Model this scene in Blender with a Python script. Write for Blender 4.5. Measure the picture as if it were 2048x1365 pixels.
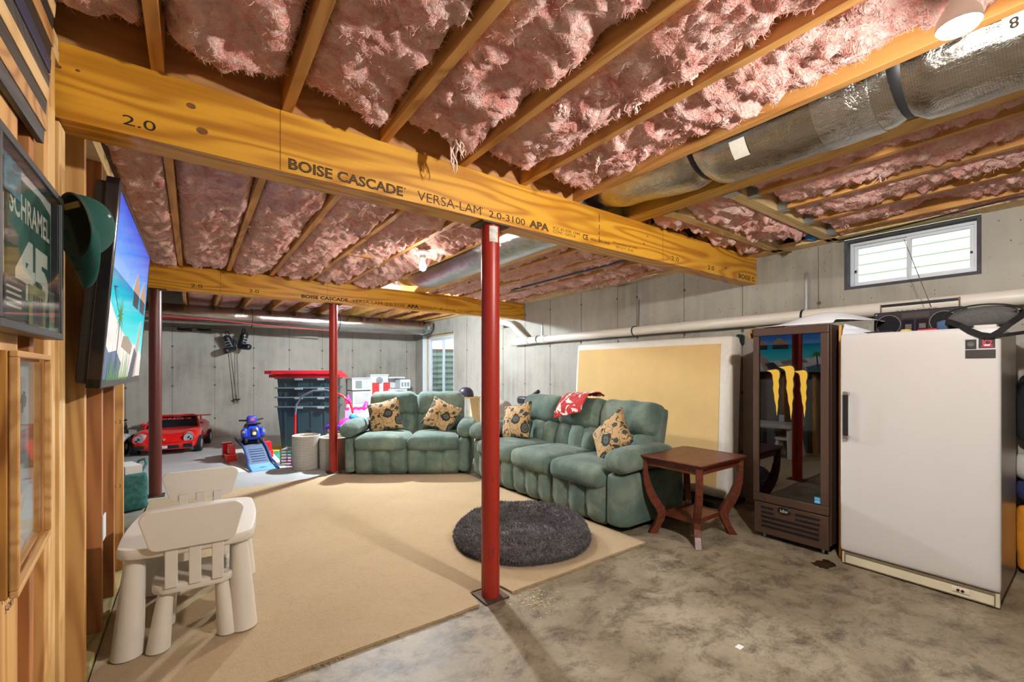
import bpy, bmesh, math, random
from mathutils import Vector, Matrix, noise, Euler

for o in list(bpy.data.objects):
    bpy.data.objects.remove(o, do_unlink=True)
scene = bpy.context.scene
COL = scene.collection
PI = math.pi
R = math.radians

# ------------------------------------------------------------------ camera
cam_d = bpy.data.cameras.new('camera')
cam_d.sensor_width = 36.0
cam_d.lens = 36.0 * 876.3 / 2048.0
cam_d.shift_y = (738.9 - 682.5) / 2048.0
cam_d.clip_start = 0.03
cam = bpy.data.objects.new('camera', cam_d)
cam.location = (0, 0, 1.26)
cam.rotation_euler = (PI / 2, 0, -0.6297)
COL.objects.link(cam)
scene.camera = cam

# ------------------------------------------------------------------ daylight outside, exposure
world = bpy.data.worlds.new('daylight')
scene.world = world
world.use_nodes = True
wbg = world.node_tree.nodes['Background']
wbg.inputs['Color'].default_value = (0.82, 0.91, 1.0, 1)
wbg.inputs['Strength'].default_value = 1.6
vs = scene.view_settings
vs.view_transform = 'Standard'
vs.look = 'None'
vs.gamma = 1.0
vs.use_curve_mapping = False
vs.exposure = 0.95
cy = scene.cycles
cy.max_bounces = 6; cy.diffuse_bounces = 3; cy.glossy_bounces = 3; cy.transmission_bounces = 4; cy.transparent_max_bounces = 8
cy.caustics_reflective = False; cy.caustics_refractive = False; cy.sample_clamp_indirect = 6.0
cy.use_adaptive_sampling = True; cy.adaptive_threshold = 0.04
sun_d = bpy.data.lights.new('sun', 'SUN')
sun_d.energy = 0.8
sun_d.angle = R(1.0)
sun_d.color = (1.0, 0.95, 0.87)
sun = bpy.data.objects.new('sun', sun_d)
sun.rotation_euler = (R(15), R(-40), 0)
sun.location = (9, 3, 8)
COL.objects.link(sun)

# ------------------------------------------------------------------ mesh helpers
class MB:
    def __init__(s):
        s.v = []; s.f = []
    def add(s, verts, faces, M=None):
        n = len(s.v)
        if M is not None:
            verts = [M @ Vector(p) for p in verts]
        s.v += [tuple(p) for p in verts]
        s.f += [tuple(i + n for i in f) for f in faces]
        return s
    def box(s, x0, x1, y0, y1, z0, z1, M=None):
        v = [(x0,y0,z0),(x1,y0,z0),(x1,y1,z0),(x0,y1,z0),(x0,y0,z1),(x1,y0,z1),(x1,y1,z1),(x0,y1,z1)]
        return s.add(v, [(0,3,2,1),(4,5,6,7),(0,1,5,4),(1,2,6,5),(2,3,7,6),(3,0,4,7)], M)
    def cyl(s, p0, p1, r0, r1=None, n=16, sx=1.0):
        r1 = r0 if r1 is None else r1
        p0 = Vector(p0); p1 = Vector(p1)
        q = (p1 - p0).to_track_quat('Z', 'Y').to_matrix()
        v = []
        for p, r in ((p0, r0), (p1, r1)):
            for i in range(n):
                a = 2 * PI * i / n
                v.append(p + q @ Vector((math.cos(a) * r * sx, math.sin(a) * r, 0)))
        f = [(i, (i+1) % n, n + (i+1) % n, n + i) for i in range(n)]
        f += [tuple(range(n-1, -1, -1)), tuple(range(n, 2*n))]
        return s.add(v, f)
    def tube(s, pts, r, n=8, closed=False, flat=1.0):
        pts = [Vector(p) for p in pts]; m = len(pts)
        rr = r if isinstance(r, (list, tuple)) else [r] * m
        v = []; up = Vector((0, 0, 1)); prev = None
        for i, p in enumerate(pts):
            if closed: t = pts[(i+1) % m] - pts[i-1]
            else: t = pts[min(i+1, m-1)] - pts[max(i-1, 0)]
            if t.length < 1e-9: t = Vector((0, 0, 1))
            t.normalize()
            if prev is None:
                a = up if abs(t.z) < 0.95 else Vector((1, 0, 0))
                b = t.cross(a).normalized()
            else:
                b = prev - t * prev.dot(t)
                b = b.normalized() if b.length > 1e-6 else t.cross(up).normalized()
            prev = b; c = t.cross(b)
            for k in range(n):
                a = 2 * PI * k / n
                v.append(p + b * math.cos(a) * rr[i] + c * math.sin(a) * rr[i] * flat)
        f = []
        for i in range(m if closed else m - 1):
            j = (i + 1) % m
            for k in range(n):
                k2 = (k + 1) % n
                f.append((i*n+k, i*n+k2, j*n+k2, j*n+k))
        if not closed:
            f += [tuple(range(n-1, -1, -1)), tuple(range((m-1)*n, m*n))]
        return s.add(v, f)
    def lathe(s, prof, n=24, M=None, sx=1.0, sy=1.0):
        v = []; m = len(prof)
        for r, z in prof:
            for i in range(n):
                a = 2 * PI * i / n
                v.append((math.cos(a) * r * sx, math.sin(a) * r * sy, z))
        f = []
        for j in range(m - 1):
            for i in range(n):
                i2 = (i + 1) % n
                f.append((j*n+i, j*n+i2, (j+1)*n+i2, (j+1)*n+i))
        f += [tuple(range(n-1, -1, -1)), tuple(range((m-1)*n, m*n))]
        return s.add(v, f, M)
    def prism(s, poly, d, M=None):
        n = len(poly)
        v = [(x, y, 0) for x, y in poly] + [(x, y, d) for x, y in poly]
        f = [tuple(range(n-1, -1, -1)), tuple(range(n, 2*n))]
        f += [(i, (i+1) % n, n + (i+1) % n, n + i) for i in range(n)]
        return s.add(v, f, M)
    def grid(s, nx, ny, fn, closed_u=False):
        v = [fn(i / nx, j / ny) for j in range(ny + 1) for i in range(nx + 1)]
        f = [(j*(nx+1)+i, j*(nx+1)+i+1, (j+1)*(nx+1)+i+1, (j+1)*(nx+1)+i) for j in range(ny) for i in range(nx)]
        return s.add(v, f)
    def cushion(s, c, size, r, n=(8, 8, 6), fn=None, M=None):
        """rounded box, subdivided, each point may be displaced by fn(p, unit coords)"""
        hx, hy, hz = size[0]/2, size[1]/2, size[2]/2
        r = min(r, hx, hy, hz)
        idx = {}; v = []; f = []
        nx, ny, nz = n
        def key(i, j, k):
            if (i, j, k) in idx: return idx[(i, j, k)]
            a = math.sin((2*i/nx-1)*PI/2*0.98)/math.sin(PI/2*0.98); b = math.sin((2*j/ny-1)*PI/2*0.98)/math.sin(PI/2*0.98); g = math.sin((2*k/nz-1)*PI/2*0.98)/math.sin(PI/2*0.98)
            p = Vector((a*hx, b*hy, g*hz))
            q = Vector((max(-hx+r, min(hx-r, p.x)), max(-hy+r, min(hy-r, p.y)), max(-hz+r, min(hz-r, p.z))))
            d = p - q
            if d.length > 1e-9: p = q + d.normalized() * r
            if fn: p = fn(p, (a, b, g))
            idx[(i, j, k)] = len(v); v.append(p + Vector(c))
            return idx[(i, j, k)]
        for i in range(nx):
            for j in range(ny):
                f.append((key(i,j,0), key(i,j+1,0), key(i+1,j+1,0), key(i+1,j,0)))
                f.append((key(i,j,nz), key(i+1,j,nz), key(i+1,j+1,nz), key(i,j+1,nz)))
        for i in range(nx):
            for k in range(nz):
                f.append((key(i,0,k), key(i+1,0,k), key(i+1,0,k+1), key(i,0,k+1)))
                f.append((key(i,ny,k), key(i,ny,k+1), key(i+1,ny,k+1), key(i+1,ny,k)))
        for j in range(ny):
            for k in range(nz):
                f.append((key(0,j,k), key(0,j,k+1), key(0,j+1,k+1), key(0,j+1,k)))
                f.append((key(nx,j,k), key(nx,j+1,k), key(nx,j+1,k+1), key(nx,j,k+1)))
        return s.add(v, f, M)

def mesh(name, mb):
    me = bpy.data.meshes.new(name)
    me.from_pydata(mb.v, [], mb.f)
    me.update()
    return me

def obj(name, mb, m, parent=None, smooth=None, bev=0.0, loc=None, rot=None):
    """one mesh object; smooth = angle in degrees for soft shading"""
    me = mb if isinstance(mb, bpy.types.Mesh) else mesh(name, mb)
    o = bpy.data.objects.new(name, me)
    if not me.materials: me.materials.append(m)
    COL.objects.link(o)
    if parent is not None: o.parent = parent
    if loc is not None: o.location = loc
    if rot is not None: o.rotation_euler = rot
    if smooth:
        for p in me.polygons: p.use_smooth = True
        if smooth < 180: me.set_sharp_from_angle(angle=R(smooth))
    if bev:
        md = o.modifiers.new('bevel', 'BEVEL'); md.width = bev; md.segments = 2
        md.limit_method = 'ANGLE'; md.angle_limit = R(40)
    return o

def tag(o, label=None, cat=None, group=None, kind=None):
    if label: o['label'] = label
    if cat: o['category'] = cat
    if group: o['group'] = group
    if kind: o['kind'] = kind
    return o

def thing(name, label, cat, loc=(0, 0, 0), rz=0.0, group=None, rot=None):
    o = bpy.data.objects.new(name, None)
    o.empty_display_size = 0.1
    o.location = loc
    o.rotation_euler = rot if rot else (0, 0, rz)
    COL.objects.link(o)
    return tag(o, label, cat, group)

def struct(name, mb, m, **k):
    o = obj(name, mb, m, **k)
    o['kind'] = 'structure'
    return o

def copy_tree(o, parent=None):
    c = o.copy(); COL.objects.link(c)
    if parent is not None: c.parent = parent
    for ch in list(o.children): copy_tree(ch, c)
    return c

def text(name, s, w, h, m, parent, M, depth=0.0006, bold=0.0, rows=None):
    """flat raised lettering fitted into w x h, its lower left corner at M"""
    cu = bpy.data.curves.new('lettering', 'FONT')
    cu.body = s; cu.size = 1.0; cu.offset = bold
    cu.resolution_u = 3
    t = bpy.data.objects.new('lettering', cu)
    COL.objects.link(t)
    bpy.context.view_layer.update()
    me = bpy.data.meshes.new_from_object(t.evaluated_get(bpy.context.evaluated_depsgraph_get()))
    bpy.data.objects.remove(t, do_unlink=True)
    xs = [v.co.x for v in me.vertices]; ys = [v.co.y for v in me.vertices]
    x0, x1, y0, y1 = min(xs), max(xs), min(ys), max(ys)
    sx = w / (x1 - x0); sy = h / (y1 - y0)
    for v in me.vertices:
        v.co = M @ Vector(((v.co.x - x0) * sx, (v.co.y - y0) * sy, depth))
    me.materials.clear()
    return obj(name, me, m, parent)

def frameM(o, u, v):
    """matrix taking local x->u, y->v, origin o"""
    u = Vector(u).normalized(); v = Vector(v).normalized(); w = u.cross(v)
    return Matrix(((u.x, v.x, w.x, o[0]), (u.y, v.y, w.y, o[1]), (u.z, v.z, w.z, o[2]), (0, 0, 0, 1)))

def smoothstep(a, b, x):
    t = max(0.0, min(1.0, (x - a) / (b - a)))
    return t * t * (3 - 2 * t)

# ------------------------------------------------------------------ materials
def srgb(r, g, b):
    def l(c):
        c /= 255.0
        return c / 12.92 if c <= 0.04045 else ((c + 0.055) / 1.055) ** 2.4
    return (l(r), l(g), l(b), 1.0)

class NT:
    def __init__(s, name):
        s.m = bpy.data.materials.new(name); s.m.use_nodes = True
        s.t = s.m.node_tree; s.b = s.t.nodes['Principled BSDF']
        s.tc = None
    def n(s, typ, **k):
        nd = s.t.nodes.new(typ)
        for a, v in k.items():
            if a.startswith('_'): setattr(nd, a[1:], v)
        return nd
    def link(s, a, b): s.t.links.new(a, b)
    def coord(s, scale=(1, 1, 1), kind='Object', rot=(0, 0, 0), loc=(0, 0, 0)):
        if s.tc is None: s.tc = s.n('ShaderNodeTexCoord')
        mp = s.n('ShaderNodeMapping')
        mp.inputs['Scale'].default_value = scale
        mp.inputs['Rotation'].default_value = rot
        mp.inputs['Location'].default_value = loc
        s.link(s.tc.outputs[kind], mp.inputs['Vector'])
        return mp.outputs['Vector']
    def noise(s, vec, scale=5, detail=4, rough=0.6, dist=0.0):
        nd = s.n('ShaderNodeTexNoise')
        nd.inputs['Scale'].default_value = scale; nd.inputs['Detail'].default_value = detail
        nd.inputs['Roughness'].default_value = rough; nd.inputs['Distortion'].default_value = dist
        s.link(vec, nd.inputs['Vector'])
        return nd.outputs['Fac']
    def ramp(s, fac, stops, interp='LINEAR'):
        nd = s.n('ShaderNodeValToRGB'); cr = nd.color_ramp; cr.interpolation = interp
        while len(cr.elements) < len(stops): cr.elements.new(0.5)
        for e, (p, c) in zip(cr.elements, stops):
            e.position = p; e.color = c if len(c) == 4 else (*c, 1)
        s.link(fac, nd.inputs['Fac'])
        return nd.outputs['Color']
    def mix(s, fac, a, b, mode='MIX'):
        nd = s.n('ShaderNodeMix'); nd.data_type = 'RGBA'; nd.blend_type = mode
        for sock, val in ((nd.inputs[0], fac), (nd.inputs[6], a), (nd.inputs[7], b)):
            if hasattr(val, 'is_output'): s.link(val, sock)
            else: sock.default_value = val
        return nd.outputs[2]
    def math(s, op, a, b=0.0, c=None):
        nd = s.n('ShaderNodeMath'); nd.operation = op
        for sock, val in zip(nd.inputs, (a, b, c)):
            if val is None: continue
            if hasattr(val, 'is_output'): s.link(val, sock)
            else: sock.default_value = val
        return nd.outputs[0]
    def color(s, v):
        if hasattr(v, 'is_output'): s.link(v, s.b.inputs['Base Color'])
        else: s.b.inputs['Base Color'].default_value = v
    def set(s, **k):
        for a, v in k.items():
            sock = s.b.inputs[a.replace('_', ' ')]
            if hasattr(v, 'is_output'): s.link(v, sock)
            else: sock.default_value = v
        return s
    def bump(s, h, strength=0.3, dist=0.01):
        nd = s.n('ShaderNodeBump'); nd.inputs['Strength'].default_value = strength
        nd.inputs['Distance'].default_value = dist
        s.link(h, nd.inputs['Height']); s.link(nd.outputs['Normal'], s.b.inputs['Normal'])

MATS = {}
def plain(name, col, rough=0.55, metal=0.0, var=0.06, vscale=6.0, bump=0.0, bscale=60.0, coat=0.0, sheen=0.0, spec=0.5):
    if name in MATS: return MATS[name]
    t = NT(name)
    v = t.coord()
    nz = t.noise(v, vscale, 3)
    dark = tuple(c * (1 - var) for c in col[:3]) + (1,)
    light = tuple(min(1, c * (1 + var)) for c in col[:3]) + (1,)
    t.color(t.ramp(nz, [(0.3, dark), (0.7, light)]))
    t.set(Roughness=rough, Metallic=metal, Specular_IOR_Level=spec)
    if coat: t.set(Coat_Weight=coat, Coat_Roughness=0.08)
    if sheen: t.set(Sheen_Weight=sheen, Sheen_Roughness=0.5)
    if bump: t.bump(t.noise(v, bscale, 4), bump, 0.004)
    MATS[name] = t.m
    return t.m

def wood(name, c_light, c_dark, axis='X', scale=1.0, rough=0.55, coat=0.0, contrast=1.0, rings=26.0, bump=0.12):
    if name in MATS: return MATS[name]
    t = NT(name)
    st = {'X': (0.40, 3.0, 3.0), 'Y': (3.0, 0.40, 3.0), 'Z': (3.0, 3.0, 0.40)}[axis]
    st = tuple(a * scale for a in st)
    oi = t.n('ShaderNodeObjectInfo')
    v = t.coord(st)
    sh = t.n('ShaderNodeVectorMath'); sh.operation = 'ADD'
    t.link(v, sh.inputs[0])
    cx = t.n('ShaderNodeCombineXYZ')
    for k in range(3): t.link(t.math('MULTIPLY', oi.outputs['Random'], (37.0, 61.0, 23.0)[k]), cx.inputs[k])
    t.link(cx.outputs[0], sh.inputs[1])
    big = t.noise(sh.outputs[0], 1.5, 1.5, 0.45, 0.35)
    sn = t.math('SINE', t.math('MULTIPLY', big, rings * 5.0))
    sn = t.math('POWER', t.math('MULTIPLY', t.math('ADD', sn, 1.0), 0.5), 1.8)
    fi = {'X': (2.0, 70, 70), 'Y': (70, 2.0, 70), 'Z': (70, 70, 2.0)}[axis]
    fine = t.noise(t.coord(tuple(a * scale for a in fi)), 1.0, 3, 0.7)
    tone = t.noise(sh.outputs[0], 0.6, 1)
    fac = t.math('ADD', t.math('MULTIPLY', sn, 0.42 * contrast), t.math('MULTIPLY', fine, 0.42))
    fac = t.math('ADD', fac, t.math('MULTIPLY', t.math('SUBTRACT', tone, 0.5), 0.35))
    mid = tuple((a * 0.6 + b * 0.4) for a, b in zip(c_light, c_dark))
    t.color(t.ramp(fac, [(0.12, c_light), (0.45, mid), (0.85, c_dark)]))
    t.set(Roughness=rough)
    if coat: t.set(Coat_Weight=coat, Coat_Roughness=0.12)
    if bump: t.bump(fac, bump, 0.002)
    MATS[name] = t.m
    return t.m

def emit(name, col, strength):
    if name in MATS: return MATS[name]
    t = NT(name)
    t.set(Base_Color=col, Emission_Color=col, Emission_Strength=strength, Roughness=0.4)
    t.m.cycles.emission_sampling = 'NONE'
    MATS[name] = t.m
    return t.m

def glass(name, col=(1, 1, 1, 1), alpha=0.12, rough=0.03):
    if name in MATS: return MATS[name]
    t = NT(name)
    gl = t.n('ShaderNodeBsdfGlossy'); gl.inputs['Roughness'].default_value = rough
    tr = t.n('ShaderNodeBsdfTransparent'); tr.inputs['Color'].default_value = col
    lw = t.n('ShaderNodeLayerWeight'); lw.inputs['Blend'].default_value = 0.5
    fr = t.math('MULTIPLY', t.math('POWER', lw.outputs['Facing'], 4.0), 0.8)
    mx = t.n('ShaderNodeMixShader')
    ad = t.math('ADD', fr, alpha)
    t.link(ad, mx.inputs[0]); t.link(tr.outputs[0], mx.inputs[1]); t.link(gl.outputs[0], mx.inputs[2])
    t.link(mx.outputs[0], t.t.nodes['Material Output'].inputs['Surface'])
    MATS[name] = t.m
    return t.m

# ------------------------------------------------------------------ shared surface materials
LVL_A = srgb(231, 170, 48); LVL_B = srgb(174, 108, 16)
m_lvl = wood('laminated_beam_wood', LVL_A, LVL_B, 'X', 1.0, 0.5, 0.15, 1.2, 16.0, 0.06)
m_lvl_y = wood('laminated_header_wood', srgb(226, 180, 84), srgb(184, 130, 48), 'Y', 1.0, 0.55, 0.0, 0.8, 12.0)
m_joist = wood('joist_lumber', srgb(214, 158, 88), srgb(158, 100, 44), 'Y', 1.0, 0.65, 0.0, 0.9, 14.0)
m_block = wood('blocking_lumber', srgb(206, 150, 92), srgb(160, 104, 56), 'X', 1.0, 0.7, 0.0, 0.8, 12.0)
m_pale = wood('pale_new_lumber', srgb(232, 204, 150), srgb(206, 168, 108), 'X', 1.0, 0.65, 0.0, 0.7, 12.0)
m_stud = wood('stud_lumber', srgb(226, 174, 104), srgb(172, 112, 54), 'Z', 1.0, 0.6, 0.0, 1.0, 15.0)
m_stud2 = wood('stud_lumber_dark', srgb(196, 130, 72), srgb(142, 82, 40), 'Z', 1.0, 0.6, 0.0, 1.0, 12.0)
m_stud3 = wood('stud_lumber_pale', srgb(236, 196, 130), srgb(204, 152, 84), 'Z', 1.0, 0.6, 0.0, 0.9, 18.0)
m_treated = wood('treated_plate_lumber', srgb(190, 170, 112), srgb(130, 118, 70), 'Y', 1.0, 0.7)
m_osb = plain('subfloor_board', srgb(140, 96, 58), 0.8, 0, 0.25, 18)
m_galv = plain('galvanised_steel', srgb(176, 184, 190), 0.35, 0.9, 0.08, 20)
m_black = plain('matte_black_plastic', srgb(26, 26, 28), 0.45)
m_white_pl = plain('white_plastic', srgb(232, 232, 230), 0.4, 0, 0.02)
m_ink = plain('black_ink', srgb(44, 36, 24), 0.8, 0, 0.25, 40)

def ink_striped():
    t = NT('striped_black_ink')
    v = t.coord()
    w = t.n('ShaderNodeTexWave'); w.bands_direction = 'Z'
    w.inputs['Scale'].default_value = 42; w.inputs['Distortion'].default_value = 0.6
    t.link(v, w.inputs['Vector'])
    t.color(t.ramp(w.outputs['Fac'], [(0.04, srgb(186, 130, 44)), (0.12, srgb(44, 34, 22))]))
    t.set(Roughness=0.75)
    return t.m
m_ink_s = ink_striped()

def concrete_wall():
    t = NT('poured_concrete_wall')
    v = t.coord()
    streak = t.noise(t.coord((7, 7, 0.5)), 1.6, 5, 0.65)
    cloud = t.noise(v, 1.1, 5, 0.6)
    fine = t.noise(v, 28, 4, 0.7)
    base = t.ramp(cloud, [(0.3, srgb(138, 134, 126)), (0.5, srgb(164, 160, 150)), (0.72, srgb(182, 178, 168))])
    base = t.mix(t.ramp(streak, [(0.42, (0, 0, 0)), (0.75, (0.55, 0.55, 0.55))]), base, srgb(188, 180, 162))
    base = t.mix(t.ramp(fine, [(0.62, (0, 0, 0)), (0.75, (0.7, 0.7, 0.7))]), base, srgb(112, 106, 96))
    vo = t.n('ShaderNodeTexVoronoi'); vo.inputs['Scale'].default_value = 20; t.link(v, vo.inputs['Vector'])
    pits = t.ramp(vo.outputs['Distance'], [(0.05, (1, 1, 1)), (0.10, (0, 0, 0))])
    base = t.mix(pits, base, srgb(84, 78, 70))
    t.color(base)
    t.set(Roughness=0.85, Specular_IOR_Level=0.3)
    t.bump(t.math('SUBTRACT', fine, pits), 0.35, 0.004)
    return t.m
m_conc = concrete_wall()

def concrete_floor():
    t = NT('stained_concrete_floor')
    v = t.coord()
    sm = t.noise(t.coord((1, 1, 1), rot=(0, 0, 0.6)), 1.5, 7, 0.66, 0.5)
    st = t.noise(t.coord((3.0, 4.2, 1), rot=(0, 0, 0.5)), 1.5, 9, 0.80, 0.3)
    fine = t.noise(v, 36, 5, 0.7)
    base = t.ramp(sm, [(0.30, srgb(116, 104, 84)), (0.5, srgb(145, 132, 109)), (0.68, srgb(168, 156, 133))])
    base = t.mix(t.ramp(st, [(0.47, (0, 0, 0)), (0.64, (0.85, 0.85, 0.85))]), base, srgb(70, 61, 48))
    base = t.mix(t.ramp(fine, [(0.55, (0, 0, 0)), (0.75, (0.45, 0.45, 0.45))]), base, srgb(70, 62, 52))
    # the back room's bright cool light is painted in as a lighter grey
    sep = t.n('ShaderNodeSeparateXYZ'); t.link(v, sep.inputs[0])
    back = t.ramp(t.math('MULTIPLY', sep.outputs['Y'], 0.1), [(0.46, (0, 0, 0)), (0.56, (0.85, 0.85, 0.85))])
    base = t.mix(back, base, t.ramp(sm, [(0.3, srgb(160, 162, 162)), (0.7, srgb(190, 192, 190))]))
    t.color(base)
    t.set(Roughness=t.ramp(sm, [(0.3, (0.38, 0.38, 0.38)), (0.7, (0.62, 0.62, 0.62))]), Specular_IOR_Level=0.45)
    t.bump(t.math('ADD', fine, st), 0.18, 0.004)
    return t.m
m_floor = concrete_floor()

def insulation_mat():
    t = NT('pink_fiberglass')
    v = t.coord()
    a = t.noise(v, 7, 3, 0.6, 1.2)
    b = t.noise(t.coord((14, 40, 30), rot=(0.2, 0.3, 0.5)), 1.0, 3, 0.7, 1.5)
    c = t.noise(t.coord((90, 30, 60), rot=(0.4, 0.1, -0.4)), 1.0, 3, 0.75, 2.0)
    base = t.ramp(a, [(0.28, srgb(228, 134, 122)), (0.46, srgb(244, 174, 161)), (0.62, srgb(251, 210, 200))])
    base = t.mix(t.ramp(b, [(0.46, (0, 0, 0)), (0.66, (0.9, 0.9, 0.9))]), base, srgb(253, 224, 214))
    base = t.mix(t.ramp(c, [(0.52, (0, 0, 0)), (0.70, (0.5, 0.5, 0.5))]), base, srgb(216, 124, 112))
    t.color(base)
    t.set(Roughness=1.0, Specular_IOR_Level=0.05, Sheen_Weight=0.35, Sheen_Roughness=0.6, Sheen_Tint=(1.0, 0.78, 0.74, 1))
    t.bump(t.math('ADD', t.math('MULTIPLY', a, 1.2), t.math('ADD', b, t.math('MULTIPLY', c, 0.5))), 0.9, 0.016)
    return t.m
m_ins = insulation_mat()
m_wisp = plain('fiberglass_wisp', srgb(250, 222, 210), 1.0, 0, 0.05)
m_fiber = plain('fiberglass_fiber', srgb(250, 194, 182), 1.0, 0, 0.12, 9, 0, 60, 0, 0, 0.05)

# ------------------------------------------------------------------ room shell
XR = 4.272; YB = 9.75; ZT = 2.303; ZC = 2.60
floor = struct('floor', MB().box(-2.6, XR + 0.25, -2.6, YB + 0.25, -0.12, 0), m_floor)
W1 = (0.52, 1.285, 1.90, 2.30)   # small high window: y0 y1 z0 z1
W2 = (7.86, 9.36, 0.62, 2.02)    # tall window to the well
def wall_right():
    b = MB(); X1 = XR + 0.25
    b.box(XR, X1, -2.6, W1[0], 0, ZT)
    b.box(XR, X1, W1[0], W1[1], 0, W1[2])
    b.box(XR, X1, W1[1], W2[0], 0, ZT)
    b.box(XR, X1, W2[0], W2[1], 0, W2[2])
    b.box(XR, X1, W2[0], W2[1], W2[3], ZT)
    b.box(XR, X1, W2[1], YB + 0.25, 0, ZT)
    return b
wr = struct('wall_right', wall_right(), m_conc)
wb = struct('wall_back', MB().box(-2.6, XR, YB, YB + 0.25, 0, ZC), m_conc)
struct('wall_left', MB().box(-2.6, -2.4, -2.6, YB, 0, ZC), m_conc)
struct('wall_front', MB().box(-2.4, XR, -2.6, -2.4, 0, ZC), m_conc)
m_seam = plain('form_seam', srgb(116, 110, 100), 0.9, 0, 0.2, 30)
m_hole = plain('tie_hole', srgb(88, 82, 74), 0.95, 0, 0.3, 50)
seam_r = mesh('form_seam', MB().box(-0.003, 0, -0.003, 0.003, 0, 1.0))
seam_b = mesh('form_seam', MB().box(-0.003, 0.003, -0.003, 0, 0, 1.0))
hole_r = mesh('tie_hole', MB().cyl((0.0, 0, 0), (-0.003, 0, 0), 0.016, 0.006, 10))
hole_b = mesh('tie_hole', MB().cyl((0, 0.0, 0), (0, -0.003, 0), 0.018, 0.006, 10))
for yy in (0.19, 1.467, 2.10, 2.72, 3.34, 3.63, 4.26, 4.90, 5.51, 6.12, 6.73, 7.34):
    top = ZT - 0.01
    o = obj('form_seam', seam_r, m_seam, wr, loc=(XR, yy, 0.0)); o.scale.z = top
    for zz in (0.45, 1.02, 1.62, 2.12 if yy > 1.5 else 1.80):
        obj('tie_hole', hole_r, m_hole, wr, loc=(XR, yy + random.uniform(-.01, .01), zz + random.uniform(-.02, .02)))
for i in range(-4, 7):
    xx = 0.33 + i * 0.62
    if xx > XR - 0.1: continue
    o = obj('form_seam', seam_b, m_seam, wb, loc=(xx, YB, 0.0)); o.scale.z = 2.28
    for zz in (0.35, 0.95, 1.28, 1.66):
        obj('tie_hole', hole_b, m_hole, wb, loc=(xx, YB, zz + 0.02 * math.sin(i * 5 + zz)))
# sill plate and rim joist on top of the right wall
m_rim = wood('rim_lumber', srgb(120, 78, 48), srgb(80, 48, 28), 'Y')
struct('trim_1', MB().box(4.12, XR, -2.4, YB, ZT, ZT + 0.038), m_pale)
struct('trim_2', MB().box(XR - 0.02, XR + 0.02, -2.4, YB, ZT + 0.038, ZC), m_rim)

# ------------------------------------------------------------------ ceiling framing
ceil = struct('ceiling', MB().box(-2.5, XR + 0.02, -2.5, YB, ZC, ZC + 0.03), m_osb)
Y1, Y2, BW = 1.969, 5.53, 0.133
JX = [(-0.118, -0.08), (0.29, 0.328), (0.69, 0.728), (1.102, 1.14), (1.496, 1.534), (1.91, 1.95)]
JR = [(2.71, 2.75), (3.11, 3.147), (3.53, 3.568), (3.95, 3.988)]
segs = [(-2.4, Y1 + 0.045), (Y1 + 0.050, Y2 + 0.045), (Y2 + 0.05, YB)]
for (x0, x1) in JX:
    for k, (a, b) in enumerate(segs):
        obj('joist', MB().box(x0, x1, a, b, ZT, ZC), m_joist, ceil, bev=0.002)
for (a, b) in segs:
    obj('laminated_header', MB().box(2.43, 2.562, a, b, ZT, ZC), m_lvl_y, ceil)
for (x0, x1) in JR:
    obj('joist', MB().box(x0, x1, -2.4, 1.30, ZT, ZC), m_joist, ceil, bev=0.002)
    obj('joist', MB().box(x0, x1, segs[1][0], segs[1][1], ZT, ZC), m_joist, ceil, bev=0.002)
    obj('joist', MB().box(x0, x1, segs[2][0], segs[2][1], ZT, ZC), m_joist, ceil)
for (a, b) in ((1.302, 1.340), (1.342, 1.380), (1.712, 1.750), (1.752, 1.790)):
    obj('header', MB().box(2.564, 4.22, a, b, ZT, ZC), m_pale, ceil, bev=0.002)
hang = mesh('joist_hanger', MB().box(-0.026, 0.026, -0.06, 0, -0.004, -0.001).box(-0.024, -0.021, -0.06, 0, -0.002, 0.12).box(0.021, 0.024, -0.06, 0, -0.002, 0.12))
for (x0, x1) in JR:
    obj('joist_hanger', hang, m_galv, ceil, loc=((x0 + x1) / 2, 1.30, ZT - 0.001))
hang2 = mesh('joist_hanger', MB().box(0, 0.06, -0.043, 0.043, -0.004, -0.001).box(0, 0.06, -0.046, -0.042, -0.002, 0.12).box(0, 0.06, 0.042, 0.046, -0.002, 0.12))
for yy in (1.341, 1.751):
    obj('joist_hanger', hang2, m_galv, ceil, loc=(2.563, yy, ZT - 0.001))
# blocking boards over the beams
allx = [(-0.40, -0.118)] + [(JX[i][1], JX[i+1][0]) for i in range(5)]
for (a, b) in allx:
    obj('blocking', MB().box(a, b, Y1 + 0.012, Y1 + 0.05, ZT, ZT + 0.225), m_block, ceil)
    obj('blocking', MB().box(a, b, Y2 + 0.02, Y2 + 0.058, ZT, ZT + 0.20), m_block, ceil)
for (a, b, yy) in ((-0.36, -0.118, 3.72), (1.14, 1.496, 4.1)):
    obj('blocking', MB().box(a, b, yy, yy + 0.038, ZT, ZT + 0.24), m_block, ceil)
# thin cross bridging straps seen between the middle joists
for i in range(1, 5):
    a, b = JX[i][1], JX[i+1][0]
    obj('bridging', MB().tube([(a, 3.75, ZT + 0.20), (b, 3.75, ZT + 0.015)], 0.012, 4).tube([(a, 3.78, ZT + 0.015), (b, 3.78, ZT + 0.20)], 0.012, 4), m_pale, ceil)

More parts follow.
